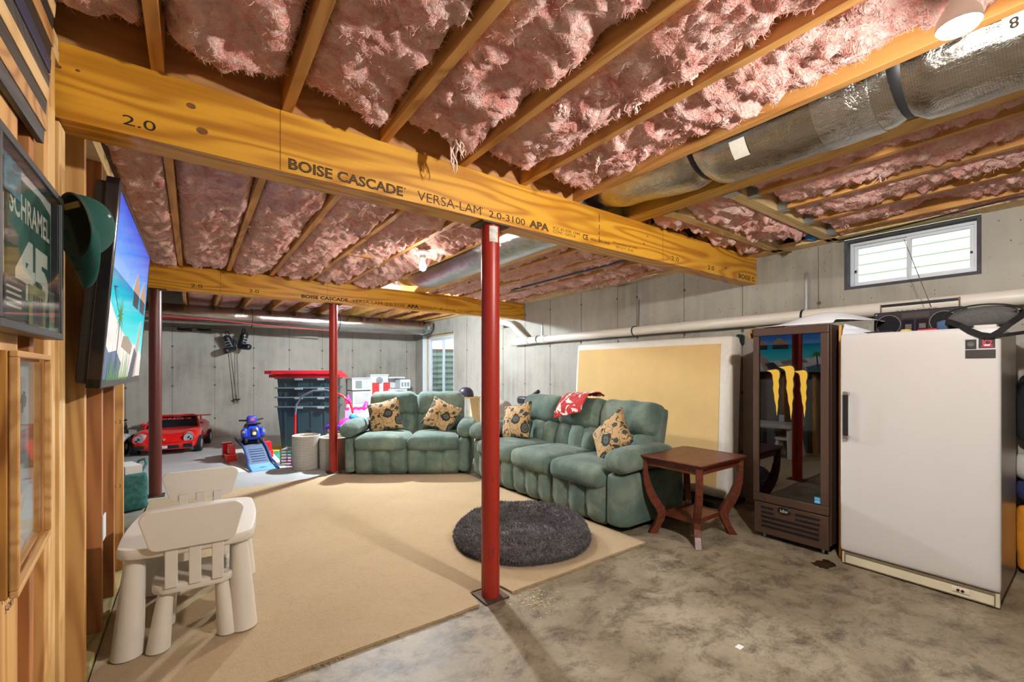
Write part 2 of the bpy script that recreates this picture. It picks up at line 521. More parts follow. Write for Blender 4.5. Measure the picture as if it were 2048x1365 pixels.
# ------------------------------------------------------------------ beams with their stamped lettering
def beam(label, yf, x0):
    o = tag(obj('beam', MB().box(x0, XR + 0.03, yf, yf + BW, 2.058, ZT), m_lvl, bev=0.002), label, 'beam')
    return o
b1 = beam('long yellow laminated beam crossing the room in front, carried by the nearest red post', Y1, -0.37)
b2 = beam('yellow laminated beam farther back, carried by two posts behind the sofas', Y2, -0.40)
def stamp(b, yf, s, x0, x1, z0, hh, striped=False, bold=0.0):
    text('lettering', s, x1 - x0, hh, m_ink_s if striped else m_ink, b, frameM((x0, yf - 0.0002, z0), (1, 0, 0), (0, 0, 1)), 0.0005, bold)
for (s, x0, x1, z0, hh, st, bo) in (
        ('2.0', -0.192, -0.104, 2.088, 0.034, 0, 0.0), ('BOISE CASCADE', 0.313, 0.800, 2.072, 0.046, 1, 0.035), ("'", 0.806, 0.812, 2.108, 0.008, 0, 0),
        ('VERSA-LAM', 0.872, 1.232, 2.074, 0.045, 1, 0.0), ("'", 1.238, 1.243, 2.108, 0.008, 0, 0), ('2.0-3100', 1.282, 1.526, 2.076, 0.036, 0, 0),
        ('APA', 1.556, 1.705, 2.074, 0.044, 1, 0.05), ('ICC ES ESR 1040', 1.737, 1.962, 2.098, 0.016, 0, 0), ('CCMC 12472-R', 1.737, 1.925, 2.076, 0.016, 0, 0),
        ('CE', 1.986, 2.034, 2.080, 0.034, 0, 0.02), ('0836-CPD-0608', 2.055, 2.236, 2.085, 0.017, 0, 0), ('Alexandria, LA USA', 2.268, 2.525, 2.100, 0.018, 0, 0),
        ('09/12/17  02:42', 2.30, 2.48, 2.076, 0.016, 0, 0), ('2.0', 2.925, 3.022, 2.084, 0.034, 0, 0), ('2.0', 3.43, 3.53, 2.084, 0.036, 0, 0.01),
        ('BOISE C', 3.935, 4.235, 2.074, 0.042, 1, 0.03)):
    stamp(b1, Y1, s, x0, x1, z0, hh, st, bo)
for (s, x0, x1, z0, hh, st, bo) in (
        ('2.0', -0.015, 0.081, 2.096, 0.036, 0, 0), ('2.0', 0.494, 0.588, 2.096, 0.036, 0, 0), ('BOISE CASCADE', 1.016, 1.54, 2.086, 0.042, 0, 0.03),
        ('VERSA-LAM', 1.59, 1.965, 2.084, 0.042, 0, 0.0), ('2.0-3100', 2.01, 2.27, 2.084, 0.038, 0, 0), ('APA', 2.30, 2.472, 2.082, 0.042, 0, 0.05),
        ('ICC ES ESR 1040', 2.50, 2.74, 2.104, 0.016, 0, 0), ('CCMC 12472-R', 2.50, 2.70, 2.080, 0.016, 0, 0), ('CE', 2.775, 2.825, 2.086, 0.034, 0, 0.02),
        ('0836-CPD-0608', 2.85, 3.03, 2.09, 0.017, 0, 0), ('Alexandria, LA USA', 3.06, 3.32, 2.10, 0.018, 0, 0), ('09/12/17', 3.09, 3.25, 2.078, 0.016, 0, 0)):
    stamp(b2, Y2, s, x0, x1, z0, hh, st, bo)
m_gap = plain('beam_veneer_joint', srgb(120, 78, 20), 0.9)
for (b, yf, xs) in ((b1, Y1, (0.284, 2.821)), (b2, Y2, (0.235, 1.30, 2.9))):
    for x in xs:
        obj('veneer_joint', MB().box(x - 0.0012, x + 0.0012, yf - 0.0008, yf, 2.06, ZT - 0.002), m_gap, b)
m_knot = plain('knot', srgb(128, 84, 36), 0.7, 0, 0.4, 60)
for (x, z, r) in ((-0.005, 2.215, 0.012), (0.028, 2.135, 0.015), (-0.345, 2.22, 0.007), (-0.30, 2.225, 0.005), (3.72, 2.135, 0.012), (2.60, 2.155, 0.007), (2.64, 2.215, 0.006)):
    obj('knot', MB().cyl((x, Y1 + 0.001, z), (x, Y1 - 0.0006, z), r, r * 0.8, 12, 1.4), m_knot, b1)
obj('chalk_mark', MB().box(2.134, 2.139, Y1 - 0.0007, Y1, 2.09, 2.125).box(2.134, 2.139, Y1 - 0.0007, Y1, 2.135, 2.155).box(2.134, 2.139, Y1 - 0.0007, Y1, 2.17, 2.20).box(2.134, 2.139, Y1 - 0.0007, Y1, 2.22, 2.27), plain('red_brown_ink', srgb(110, 40, 20), 0.8), b1)

# ------------------------------------------------------------------ steel posts
def post_mat(name, c, c2):
    t = NT(name); v = t.coord()
    n = t.noise(t.coord((9, 9, 2)), 2.0, 5, 0.65)
    t.color(t.ramp(n, [(0.33, c2), (0.42, c), (0.8, c)]))
    t.set(Roughness=0.38, Specular_IOR_Level=0.5); t.bump(t.noise(v, 90, 3), 0.12, 0.002)
    return t.m
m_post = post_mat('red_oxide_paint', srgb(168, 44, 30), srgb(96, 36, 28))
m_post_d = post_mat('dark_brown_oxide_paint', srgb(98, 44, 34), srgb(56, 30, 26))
m_plate = plain('rusty_plate', srgb(94, 74, 58), 0.7, 0.5, 0.25, 30)
def post(label, x, y, m, r, ztop=2.058):
    t = thing('steel_post', label, 'post', (x, y, 0))
    obj('shaft', MB().lathe([(r, 0.009), (r, ztop - 0.009)], 28), m, t, smooth=40)
    obj('base_plate', MB().box(-0.075, 0.075, -0.075, 0.075, 0, 0.009), m_plate, t)
    obj('top_plate', MB().box(-0.09, 0.09, -0.064, 0.064, ztop - 0.009, ztop - 0.0005), m_plate, t)
    return t
p1 = post('shiny red steel post nearest the camera beside the dog bed', 1.335, Y1 + 0.066, m_post, 0.0505)
def post_sticker():
    b = MB()
    def fn(u, v):
        a = R(-130) + u * R(62); return (math.cos(a) * 0.0512, math.sin(a) * 0.0512, 1.955 + v * 0.085)
    b.grid(6, 1, fn); return b
obj('sticker', post_sticker(), plain('torn_white_sticker', srgb(214, 210, 200), 0.7, 0, 0.3, 40), p1, smooth=180)
obj('weld_seam', MB().tube([(0.018, -0.0475, 0.02), (0.018, -0.0475, 2.04)], 0.0022, 6), m_post, p1)
post('red steel post in front of the checked baskets beside the loveseat', 1.385, Y2 + 0.066, m_post, 0.048)
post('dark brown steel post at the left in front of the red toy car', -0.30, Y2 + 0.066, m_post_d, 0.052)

# ------------------------------------------------------------------ fiberglass batts
ORD = ['first', 'second', 'third', 'fourth', 'fifth', 'sixth', 'seventh', 'eighth', 'ninth', 'tenth']
def fuzz(o, b, n, seed, L0, L1, ymin):
    rnd = random.Random(seed); fz_ = MB(); nf = len(b.f)
    while n > 0:
        f = b.f[rnd.randrange(nf)]; a, c, d = Vector(b.v[f[0]]), Vector(b.v[f[1]]), Vector(b.v[f[3]])
        if a.y < ymin: continue
        n -= 1
        p = a + (c - a) * rnd.random() + (d - a) * rnd.random()
        nn = (c - a).cross(d - a)
        if nn.length < 1e-12: continue
        nn.normalize()
        if nn.z > 0: nn = -nn
        t_ = Vector((rnd.uniform(-1, 1), rnd.uniform(-1, 1), rnd.uniform(-.4, .2)))
        d1 = (nn * rnd.uniform(.15, .7) + t_).normalized(); L = rnd.uniform(L0, L1)
        s_ = d1.cross(Vector((rnd.uniform(-1, 1), rnd.uniform(-1, 1), rnd.uniform(-1, 1))))
        if s_.length < 1e-6: continue
        s_ = s_.normalized() * rnd.uniform(.0003, .0008)
        q = p + d1 * L * .55 + nn * L * .12; e = p + d1 * L - nn * L * .05
        e.z = min(e.z, ZC - .004); q.z = min(q.z, ZC - .004)
        fz_.add([p - s_, p + s_, q + s_, e, q - s_], [(0, 1, 2, 4), (4, 2, 3)])
    w = obj('loose_fibers', fz_, m_fiber, o); w['kind'] = 'stuff'
def batt(label, x0, x1, y0, y1, zb, amp, res, seed, group, over=0.0, shred=0.0, ends=0.12, fz=0, fmin=-9.0):
    nx = max(6, int((x1 - x0) / res)); ny = max(6, int((y1 - y0) / res))
    b = MB(); off = Vector((seed * 13.7, seed * 7.1, seed * 3.3))
    def fn(u, v):
        x = x0 - over + (x1 - x0 + 2 * over) * u; y = y0 + (y1 - y0) * v
        p = Vector((x, y, 0)) + off
        w = Vector((noise.noise(p * 3.0), noise.noise(p * 3.0 + Vector((5, 9, 2))), 0)) * 0.10
        q = p + w
        big = abs(noise.noise(Vector((q.x * 2.6, q.y * 3.4, 1.0)))) ** 0.7
        mid = abs(noise.noise(Vector((q.x * 6.0, q.y * 9.0, 4.0))))
        fin = abs(noise.noise(Vector((q.x * 17.0, q.y * 22.0, 7.0))))
        edge = min(1.0, 1.0 - abs(2 * u - 1) ** 9.0)
        endf = smoothstep(0, ends, y - y0) * smoothstep(0, ends, y1 - y)
        d = amp * (0.62 * big + 0.52 * mid + 0.48 * fin) + 0.008 * noise.noise(q * 40)
        z = zb + 0.075 * (1 - edge) + 0.10 * (1 - endf) - d * (0.35 + 0.65 * edge)
        if shred: z += shred * max(0.0, noise.noise(Vector((q.x * 5, q.y * 2.4, 11.0))) - 0.05) 
        x += 0.014 * noise.noise(q * 12 + Vector((3, 1, 8))) * edge; y += 0.016 * noise.noise(q * 12)
        if not over: x = min(max(x, x0 + 0.001), x1 - 0.001)
        return (x, y, min(z, ZC - 0.006))
    b.grid(nx, ny, fn)
    nv = (nx + 1) * (ny + 1)
    b.f = [tuple(reversed(f)) for f in b.f]
    t = tag(obj('insulation_batt', b, m_ins, smooth=180), label, 'insulation', group)
    if fz: fuzz(t, b, fz, seed + 500, .010, .026, fmin)
    return t
def wisps(o, pts, seed):
    rnd = random.Random(seed); b = MB()
    for (x, y, z, L, n) in pts:
        for k in range(n):
            a = Vector((x + rnd.uniform(-.03, .03), y + rnd.uniform(-.03, .03), z + 0.02)); pp = [a]
            for s in range(6):
                pp.append(pp[-1] + Vector((rnd.uniform(-.011, .011) + (x - pp[-1].x) * 0.22, rnd.uniform(-.011, .011) + (y - pp[-1].y) * 0.22, -L / 6 * rnd.uniform(.5, 1.1))))
            r = rnd.uniform(.0012, .0045)
            b.tube(pp, [r * 2.2, r * 1.8, r * 1.4, r, r * .9, r * .7, r * .3], 5)
    w = obj('hanging_wisp', b, m_wisp, o, smooth=180); w['kind'] = 'stuff'
G1 = 'pink batts in front of the near beam'
fb = [(-0.34, -0.118)] + [(JX[i][1], JX[i+1][0]) for i in range(5)]
FRONT = []
for i, (a, c) in enumerate(fb):
    FRONT.append(batt('pink fiberglass batt above the near beam, %s ceiling bay from the left wall' % ORD[i], a, c, -0.5, 1.90, ZT + 0.062, 0.105, 0.013, 1 + i, G1, ends=0.10, fz=7000 if i else 3000, fmin=.25))
wisps(FRONT[3], [(0.98, 1.80, ZT + 0.0, 0.17, 7), (1.0, 1.76, ZT, 0.11, 5)], 3)
wisps(FRONT[5], [(1.62, 1.50, ZT + 0.0, 0.11, 4), (1.80, 1.36, ZT + 0.02, 0.06, 3), (1.80, 0.95, ZT, 0.05, 3)], 4)
wisps(FRONT[4], [(1.42, 1.12, ZT, 0.06, 4), (1.46, 0.9, ZT + 0.01, 0.05, 3), (1.20, 1.3, ZT, 0.04, 3)], 5)
G2 = 'ragged pink batts near the high window'
rb = [(2.564, 2.71), (2.75, 3.11), (3.147, 3.53), (3.568, 3.95), (3.988, 4.22)]
for i, (a, c) in enumerate(rb):
    o = batt('ragged pink batt beside the high window, %s bay right of the foil duct' % ORD[i], a, c, -0.4, 1.29, ZT + 0.05, 0.085, 0.014, 20 + i, G2, 0.006 if i in (1, 2, 3) else 0.0, 0.16, 0.06, fz=3000, fmin=.1)
    if i in (1, 2, 3): wisps(o, [((a + c) / 2 + .1, 0.55 + .2 * i, ZT + .01, .06, 4), ((a + c) / 2, 0.9, ZT + .01, .05, 3)], 30 + i)
batt('pink batt stuffed between the two pale cross headers', 2.58, 3.97, 1.382, 1.710, ZT + 0.045, 0.13, 0.014, 40, G2, 0.0, 0.12, 0.03)
batt('narrow pink batt between the rear pale header and the near beam', 2.58, 4.2, 1.792, 1.968, ZT + 0.06, 0.12, 0.014, 41, G2, 0.0, 0.12, 0.02)
G3 = 'pink batts between the two beams'
for i, (a, c) in enumerate(fb):
    o = batt('pink fiberglass batt between the two beams, %s ceiling bay from the left wall' % ORD[i], a, c, Y1 + BW + 0.01, Y2 - 0.01, ZT + 0.045, 0.135, 0.015, 50 + i, G3, 0.006, 0.05, 0.08, fz=3500)
    wisps(o, [(a + .1, 3.2 + .3 * i % 1.2, ZT, .06, 3), (c - .08, 4.6 - .2 * i, ZT, .05, 3), (a + .15, 5.42, ZT - .0, .07, 2)], 60 + i)
for i, (a, c) in enumerate(rb):
    o = batt('pink fiberglass batt between the two beams, %s bay right of the foil duct' % ORD[i], a, c, Y1 + BW + 0.01, Y2 - 0.01, ZT + 0.045, 0.10, 0.018, 70 + i, G3, 0.004, 0.05, 0.08)
    wisps(o, [(a + .1, 2.6 + .3 * i, ZT, .06, 3), (c - .03, 3.6, ZT, .05, 2)], 80 + i)
G4 = 'pink batts behind the far beam'
for i, (a, c) in enumerate(fb[1:] + [(1.95, 2.43)] + rb):
    batt('pink fiberglass batt behind the far beam, %s bay from the left' % (ORD + ['eleventh'])[i], a, c, Y2 + BW + 0.01, YB - 0.05, ZT + 0.12, 0.08, 0.04, 90 + i, G4)

# ------------------------------------------------------------------ stud wall on the left
XS0, XS1 = -0.432, -0.343
wl = struct('wall_stud', MB().box(-0.446, -0.434, -1.2, 3.60, 0, 2.25), plain('drywall_back', srgb(150, 146, 140), 0.9))
obj('bottom_plate', MB().box(XS0, XS1 + 0.002, -1.2, 3.62, 0, 0.038), m_treated, wl, bev=0.002)
obj('top_plate', MB().box(XS0, XS1, -1.2, 3.62, 2.226, 2.264), m_pale, wl)
obj('top_plate', MB().box(XS0, XS1, -1.2, 1.96, 2.265, 2.302), m_pale, wl)
obj('top_plate', MB().box(XS0, XS1, 2.11, 3.62, 2.265, 2.302), m_pale, wl)
studs = [(0.62, 0), (1.02, 1), (1.66, 1), (1.80, 0), (1.842, 2), (1.884, 2), (2.376, 0), (2.778, 1), (3.165, 1), (3.557, 0)]
for y, k in studs:
    obj('stud', MB().box(XS0, XS1, y, y + 0.038, 0.038, 2.226), (m_stud, m_stud2, m_stud3)[k], wl, bev=0.002)
ns = obj('stud', MB().box(-.405, XS1, 1.40, 1.565, 0.038, 2.226), m_stud, wl, bev=0.002)
text('lettering', 'NO. 2', .075, .030, m_ink, ns, frameM((XS1 + .0002, 1.455, .735), (0, 1, 0), (0, 0, 1)), .0005)
text('lettering', 'S-DRY', .06, .018, m_ink, ns, frameM((XS1 + .0002, 1.475, .705), (0, 1, 0), (0, 0, 1)), .0005)
text('lettering', 'SAWMILL', .085, .010, m_ink, ns, frameM((XS1 + .0002, 1.455, .778), (0, 1, 0), (0, 0, 1)), .0005)
for zz_ in (.54, .93): text('lettering', 'NO. 2', .06, .02, m_ink, wl, frameM((XS0 + .02, 3.5568, zz_), (1, 0, 0), (0, 0, 1)), .0005)
obj('cripple_stud', MB().box(XS0, XS1, 1.975, 2.012, 0.038, 2.05), m_stud3, wl, bev=0.002)
obj('cripple_stud', MB().box(XS0, XS1, 2.016, 2.054, 0.038, 2.05), m_stud3, wl, bev=0.002)

# ------------------------------------------------------------------ lamps
m_bulb_hot = emit('lit_bulb', (1.0, 0.95, 0.86, 1), 26.0)
m_bulb_cool = emit('lit_cool_bulb', (0.9, 0.96, 1.0, 1), 26.0)
m_porc = plain('white_porcelain', srgb(238, 238, 234), 0.25, 0, 0.02)
def lamp(label, x, y, ztop, kind, energy, col, hot):
    t = thing('ceiling_lamp', label, 'lamp', (x, y, ztop))
    obj('lamp_holder', MB().lathe([(0.055, 0.0), (0.058, -0.012), (0.05, -0.022), (0.026, -0.034), (0.024, -0.06), (0.02, -0.062)], 24), m_porc, t, smooth=40)
    if kind == 'reflector':
        obj('bulb', MB().lathe([(0.014, -0.06), (0.018, -0.08), (0.030, -0.10), (0.044, -0.125), (0.0475, -0.148), (0.046, -0.152)], 28), m_white_pl, t, smooth=60)
        lens = obj('lens', MB().lathe([(0.045, -0.1525), (0.040, -0.160), (0.024, -0.166), (0.004, -0.168)], 28), hot, t, smooth=180)
        zl = -0.21
    else:
        obj('bulb', MB().lathe([(0.013, -0.06), (0.014, -0.08), (0.022, -0.10), (0.030, -0.125), (0.030, -0.142), (0.022, -0.162), (0.004, -0.170)], 24), hot, t, smooth=180)
        zl = -0.135
    ld = bpy.data.lights.new('lamp_light', 'POINT')
    ld.energy = energy; ld.color = col; ld.shadow_soft_size = 0.035
    ld.use_nodes = True
    nt = ld.node_tree; em = nt.nodes['Emission']
    fo = nt.nodes.new('ShaderNodeLightFalloff'); fo.inputs['Strength'].default_value = 1.0
    fo.inputs['Smooth'].default_value = 2.0
    nt.links.new(fo.outputs['Quadratic'], em.inputs['Strength'])
    lo = bpy.data.objects.new('lamp_light', ld); COL.objects.link(lo)
    lo.parent = t; lo.location = (0, 0, zl)
    return t
lamp('lit reflector bulb on the ceiling beside the big foil duct', 1.665, 0.245, 2.335, 'reflector', 110, (1.0, 0.955, 0.90), m_bulb_hot)
lamp('lit bare bulb in a white porcelain holder between the two beams', 1.60, 3.50, 2.275, 'bare', 420, (1.0, 0.955, 0.90), m_bulb_hot)
lamp('lit bare bulb in the back room hidden behind the far beam', 2.22, 6.14, 2.305, 'bare', 2300, (0.80, 0.91, 1.0), m_bulb_cool)
lamp('added fill bulb on the ceiling behind the camera, out of view', 0.85, -1.1, 2.30, 'bare', 80, (1.0, 0.95, 0.89), m_bulb_hot)  # added bulb, out of view, to fill the near side with light

# ------------------------------------------------------------------ windows and what is outside them
m_vinyl = plain('white_vinyl', srgb(226, 232, 238), 0.35, 0, 0.02)
m_buck = plain('dark_window_buck', srgb(74, 74, 78), 0.8, 0, 0.15, 20)
m_pane = glass('window_glass', (0.94, 0.97, 0.98, 1), 0.02, 0.0)
def bars(y0, y1, z0, z1, w, x0, x1):
    return MB().box(x0, x1, y0, y1, z0, z0 + w).box(x0, x1, y0, y1, z1 - w, z1).box(x0, x1, y0, y0 + w, z0 + w, z1 - w).box(x0, x1, y1 - w, y1, z0 + w, z1 - w)
w1 = struct('window_1', bars(W1[0], W1[1], W1[2], W1[3], 0.022, XR - 0.004, XR + 0.20), m_buck)
a0, a1, c0, c1 = W1[0] + .022, W1[1] - .022, W1[2] + .022, W1[3] - .022
obj('window_frame', bars(a0, a1, c0, c1, 0.020, XR + 0.06, XR + 0.12), m_vinyl, w1, bev=0.002)
mid = 0.905
for (p, q, xx) in ((a0 + .02, mid + .012, XR + 0.072), (mid - .012, a1 - .02, XR + 0.094)):
    s_ = obj('sash', bars(p, q, c0 + .02, c1 - .02, 0.022, xx, xx + 0.02), m_vinyl, w1, bev=0.0015)
    obj('pane', MB().box(xx + 0.008, xx + 0.012, p + .022, q - .022, c0 + .042, c1 - .042), m_pane, s_)
obj('latch', MB().box(XR + 0.066, XR + 0.072, a1 - .04, a1 - .028, 2.04, 2.06), m_black, w1)
obj('latch', MB().box(XR + 0.066, XR + 0.072, a0 + .028, a0 + .04, 2.06, 2.075), m_black, w1)

m_jamb = wood('jamb_lumber', srgb(222, 196, 150), srgb(190, 156, 104), 'Z')
w2 = struct('window_2', MB().box(XR, XR + 0.14, W2[1] - 0.02, W2[1], W2[2], W2[3]).box(XR, XR + 0.14, W2[0], W2[0] + 0.02, W2[2], W2[3]).box(XR, XR + 0.14, W2[0], W2[1], W2[2], W2[2] + 0.02), m_vinyl)
obj('jamb', bars(W2[0] + .02, W2[1] - .02, W2[2] + .02, W2[3] - .001, 0.035, XR + 0.10, XR + 0.15), m_jamb, w2)
a0, a1, c0, c1 = W2[0] + .055, W2[1] - .055, W2[2] + .055, W2[3] - .037
obj('window_frame', bars(a0, a1, c0, c1, 0.045, XR + 0.12, XR + 0.19), m_vinyl, w2, bev=0.003)
mid = (a0 + a1) / 2
for (p, q, xx) in ((a0 + .045, mid + .02, XR + 0.135), (mid - .02, a1 - .045, XR + 0.16)):
    s_ = obj('sash', bars(p, q, c0 + .045, c1 - .045, 0.04, xx, xx + 0.022), m_vinyl, w2, bev=0.002)
    obj('pane', MB().box(xx + 0.009, xx + 0.013, p + .04, q - .04, c0 + .085, c1 - .085), m_pane, s_)
# corrugated steel well outside the tall window
m_well = plain('galvanised_well', srgb(150, 166, 150), 0.45, 0.0, 0.12, 8)
def well():
    b = MB(); cy = (W2[0] + W2[1]) / 2
    def fn(u, v):
        a = -PI / 2 + PI * u
        z = 0.30 + v * 1.42
        r = 0.98 + 0.022 * math.sin(z / 0.068 * PI)
        return (XR + 0.27 + math.cos(a) * r * 1.05, cy + math.sin(a) * r * 1.25, z)
    b.grid(40, 130, fn); return b
wt = thing('window_well', 'corrugated steel window well outside the tall window', 'window well', (0, 0, 0))
obj('corrugated_wall', well(), m_well, wt, smooth=180)
rim = [(XR + 0.27 + math.cos(-PI/2 + PI*i/24) * 1.04, (W2[0]+W2[1])/2 + math.sin(-PI/2 + PI*i/24) * 1.24, 1.735) for i in range(25)]
obj('rim', MB().tube(rim, 0.025, 8), plain('rusty_rim', srgb(150, 98, 70), 0.7), wt, smooth=60)
obj('gravel_bed', MB().box(XR + 0.26, XR + 1.3, W2[0] - .4, W2[1] + .4, 0.2, 0.3), plain('gravel', srgb(150, 146, 136), 0.9, 0, 0.4, 60, 0.8, 60), wt)
# neighbour's house seen through the high window
m_siding = plain('cream_siding', srgb(240, 236, 222), 0.6, 0, 0.02)
nh = thing('neighbor_house', 'cream sided house next door seen through the high window', 'house', (9.0, 1.6, 0.0))
obj('wall_board', MB().box(0.03, 0.2, -3.2, 3.2, -0.2, 4.6), m_siding, nh)
for i in range(26):
    z = 0.2 + i * 0.165
    obj('siding_board', MB().add([(0.0, -3.2, z), (0.0, 3.2, z), (0.026, 3.2, z + 0.165), (0.026, -3.2, z + 0.165), (0.029, -3.2, z), (0.029, 3.2, z)], [(0, 3, 2, 1), (0, 1, 5, 4), (2, 3, 4, 5), (0, 4, 3), (1, 2, 5)]), m_siding, nh)
hw = obj('house_window', MB().box(-0.03, 0.0, 0.95, 1.75, 2.3, 3.35), m_vinyl, nh)
obj('pane', MB().box(-0.036, -0.031, 1.02, 1.68, 2.38, 3.27), plain('dark_window_pane', srgb(120, 140, 150), 0.1), hw)
tag(obj('lawn', MB().box(XR + 0.26, 8.8, -6, 7.0, 1.55, 1.75), plain('grass_ground', srgb(96, 118, 62), 0.9, 0, 0.3, 20), None), 'grass lawn outside the basement windows', 'lawn')

# ------------------------------------------------------------------ foil insulated ducts
def foil_mat(name, tint, wrinkle=1.0):
    t = NT(name); v = t.coord()
    n1 = t.noise(t.coord((30, 6, 30), rot=(0, 0, 0.2)), 1.0, 4, 0.7, 0.6)
    n2 = t.noise(v, 14, 5, 0.75, 0.8)
    br = t.n('ShaderNodeTexBrick')
    br.inputs['Scale'].default_value = 55; br.inputs['Mortar Size'].default_value = 0.03; br.offset = 0.0
    br.inputs['Color1'].default_value = (1, 1, 1, 1); br.inputs['Color2'].default_value = (1, 1, 1, 1); br.inputs['Mortar'].default_value = (0.80, 0.80, 0.80, 1)
    t.link(t.coord((0.6, 0.6, 1), rot=(0, PI / 2, 0)), br.inputs['Vector'])
    t.color(t.mix(1.0, t.ramp(n2, [(0.3, tuple(c * 0.8 for c in tint[:3]) + (1,)), (0.7, tint)]), br.outputs['Color'], 'MULTIPLY'))
    t.set(Metallic=1.0, Roughness=0.20)
    t.bump(t.math('ADD', t.math('MULTIPLY', n1, 0.8), n2), 0.35 * wrinkle, 0.012)
    return t.m
m_foil = foil_mat('duct_foil', srgb(196, 192, 184))
m_foil_w = foil_mat('wrinkled_duct_foil', srgb(222, 222, 222), 2.2)
m_tape = plain('black_strap', srgb(34, 34, 36), 0.5)
def duct(pts, n=28, seed=0, wr=0.004):
    """pts: (center, ru, rz, axis) rings along a run"""
    b = MB(); v = []; m = len(pts)
    for i, (c, ru, rz, ax) in enumerate(pts):
        side = Vector((-ax[1], ax[0], 0)).normalized()
        for k in range(n):
            a = 2 * PI * k / n
            w = 1 + wr * 6 * noise.noise(Vector((c[0] * 3 + math.cos(a) * 2 + seed, c[1] * 9, math.sin(a) * 2)))
            p = Vector(c) + side * math.cos(a) * ru * w + Vector((0, 0, math.sin(a) * rz * w))
            v.append(p)
    f = [(i*n+k, i*n+(k+1) % n, (i+1)*n+(k+1) % n, (i+1)*n+k) for i in range(m-1) for k in range(n)]
    f += [tuple(range(n-1, -1, -1)), tuple(range((m-1)*n, m*n))]
    return b.add(v, f)
def lerp(a, b, t): return a + (b - a) * t
XD = 2.19
def run(y0, y1, prof, step=0.05):
    out = []; ny = int((y1 - y0) / step)
    for i in range(ny + 1):
        y = y0 + (y1 - y0) * i / ny
        for (ya, ra, za, ca), (yb, rb_, zb_, cb) in zip(prof, prof[1:]):
            if ya <= y <= yb:
                t = smoothstep(0, 1, (y - ya) / (yb - ya))
                out.append(((XD, y, lerp(ca, cb, t)), lerp(ra, rb_, t), lerp(za, zb_, t), (0, 1))); break
    return out
dt = thing('foil_duct', 'foil wrapped flexible duct running between the ceiling joists over the near beam', 'duct', (0, 0, 0))
prof = [(-2.3, .205, .18, 2.372), (0.40, .205, .18, 2.372), (0.46, .195, .155, 2.39), (0.52, .20, .172, 2.38), (1.18, .20, .172, 2.384), (1.26, .175, .135, 2.41), (1.34, .19, .155, 2.40),
        (1.80, .18, .14, 2.43), (1.97, .17, .115, 2.44), (2.12, .17, .115, 2.44), (2.45, .20, .18, 2.375), (4.6, .20, .18, 2.375), (5.15, .18, .13, 2.43), (5.42, .15, .11, 2.455)]
obj('foil_sleeve', duct(run(-2.3, 5.42, prof), seed=1), m_foil, dt, smooth=180)
obj('foil_patch', duct([((XD, y, 2.382), .204, .176, (0, 1)) for y in (.535, .60, .66, .72)], seed=4, wr=.002), m_foil_w, dt, smooth=60)
for yy, rr, rz, cz in ((0.46, .199, .159, 2.39), (1.26, .179, .139, 2.41)):
    pts = [(XD + math.cos(a) * rr, yy, cz + math.sin(a) * rz) for a in [2 * PI * k / 40 for k in range(40)]]
    obj('strap', MB().tube(pts, 0.02, 6, True, 0.25), m_tape, dt, smooth=60)
def label_patch(y0, y1, a0, a1, r=.207, rz=.182, cz=2.372):
    b = MB()
    def fn(u, v):
        a = a0 + (a1 - a0) * u
        return (XD + math.cos(a) * r, y0 + (y1 - y0) * v, cz + math.sin(a) * rz)
    b.grid(6, 2, fn); return b
m_lab = plain('paper_label', srgb(232, 228, 216), 0.7, 0, 0.04, 60)
obj('paper_label', label_patch(0.98, 1.05, R(205), R(232), .203, .176, 2.384), m_lab, dt, smooth=180)
obj('paper_label', label_patch(0.02, 0.20, R(192), R(214)), m_lab, dt, smooth=180)
text('lettering', '8', 0.018, 0.03, m_ink, dt, frameM((XD - 0.205, 0.185, 2.315), (0, -1, 0), (0.25, 0, -0.97)), 0.004)
for k in range(4):
    zz = 2.352 - 0.014 * k
    obj('print_line', MB().box(XD - 0.2085 + .0045 * k, XD - 0.2072 + .0045 * k, 0.03 + 0.01 * (k % 2), 0.13, zz, zz + 0.004), m_ink, dt)

db = thing('foil_duct', 'long foil wrapped trunk duct along the back wall', 'duct', (0, 0, 0))
bp = []
for i in range(61):
    x = -1.2 + 5.2 * i / 60
    r = 0.203 - (0.012 if i in (22, 23, 37, 38) else 0)
    bp.append(((x, 8.75, 2.145), r, r * .76, (1, 0)))
obj('foil_sleeve', duct(bp, seed=7, wr=.006), m_foil, db, smooth=180)
end = [((4.0, 8.75, 2.145), .198, .15, (1, 0)), ((4.05, 8.745, 2.15), .155, .13, (1, 0)), ((4.12, 8.74, 2.16), .18, .13, (1, -.2)), ((4.20, 8.72, 2.19), .12, .09, (1, -.3))]
obj('crimped_end', duct(end, seed=9, wr=.02), m_foil_w, db, smooth=60)
for xx in (0.82, 2.24):
    obj('strap', MB().tube([(xx, 8.75 + math.cos(a) * .200, 2.145 + math.sin(a) * .152) for a in [2 * PI * k / 36 for k in range(36)]], 0.018, 6, True, 0.3), m_tape, db, smooth=60)
tag(obj('red_water_line', MB().tube([(-1.2, 8.535, 2.11), (0.2, 8.54, 2.06), (1.1, 8.56, 2.01), (2.15, 8.60, 1.975)], 0.008, 8), plain('red_pex', srgb(214, 60, 56), 0.4), smooth=60), 'red plastic water line hanging along the front of the back duct', 'pipe')
tag(obj('blue_pipe', MB().tube([(4.03, 1.45, 2.345), (4.27, 1.43, 2.338)], 0.036, 14), plain('blue_pipe', srgb(58, 140, 214), 0.35), smooth=50), 'short bright blue pipe poking out near the top of the right wall', 'pipe')

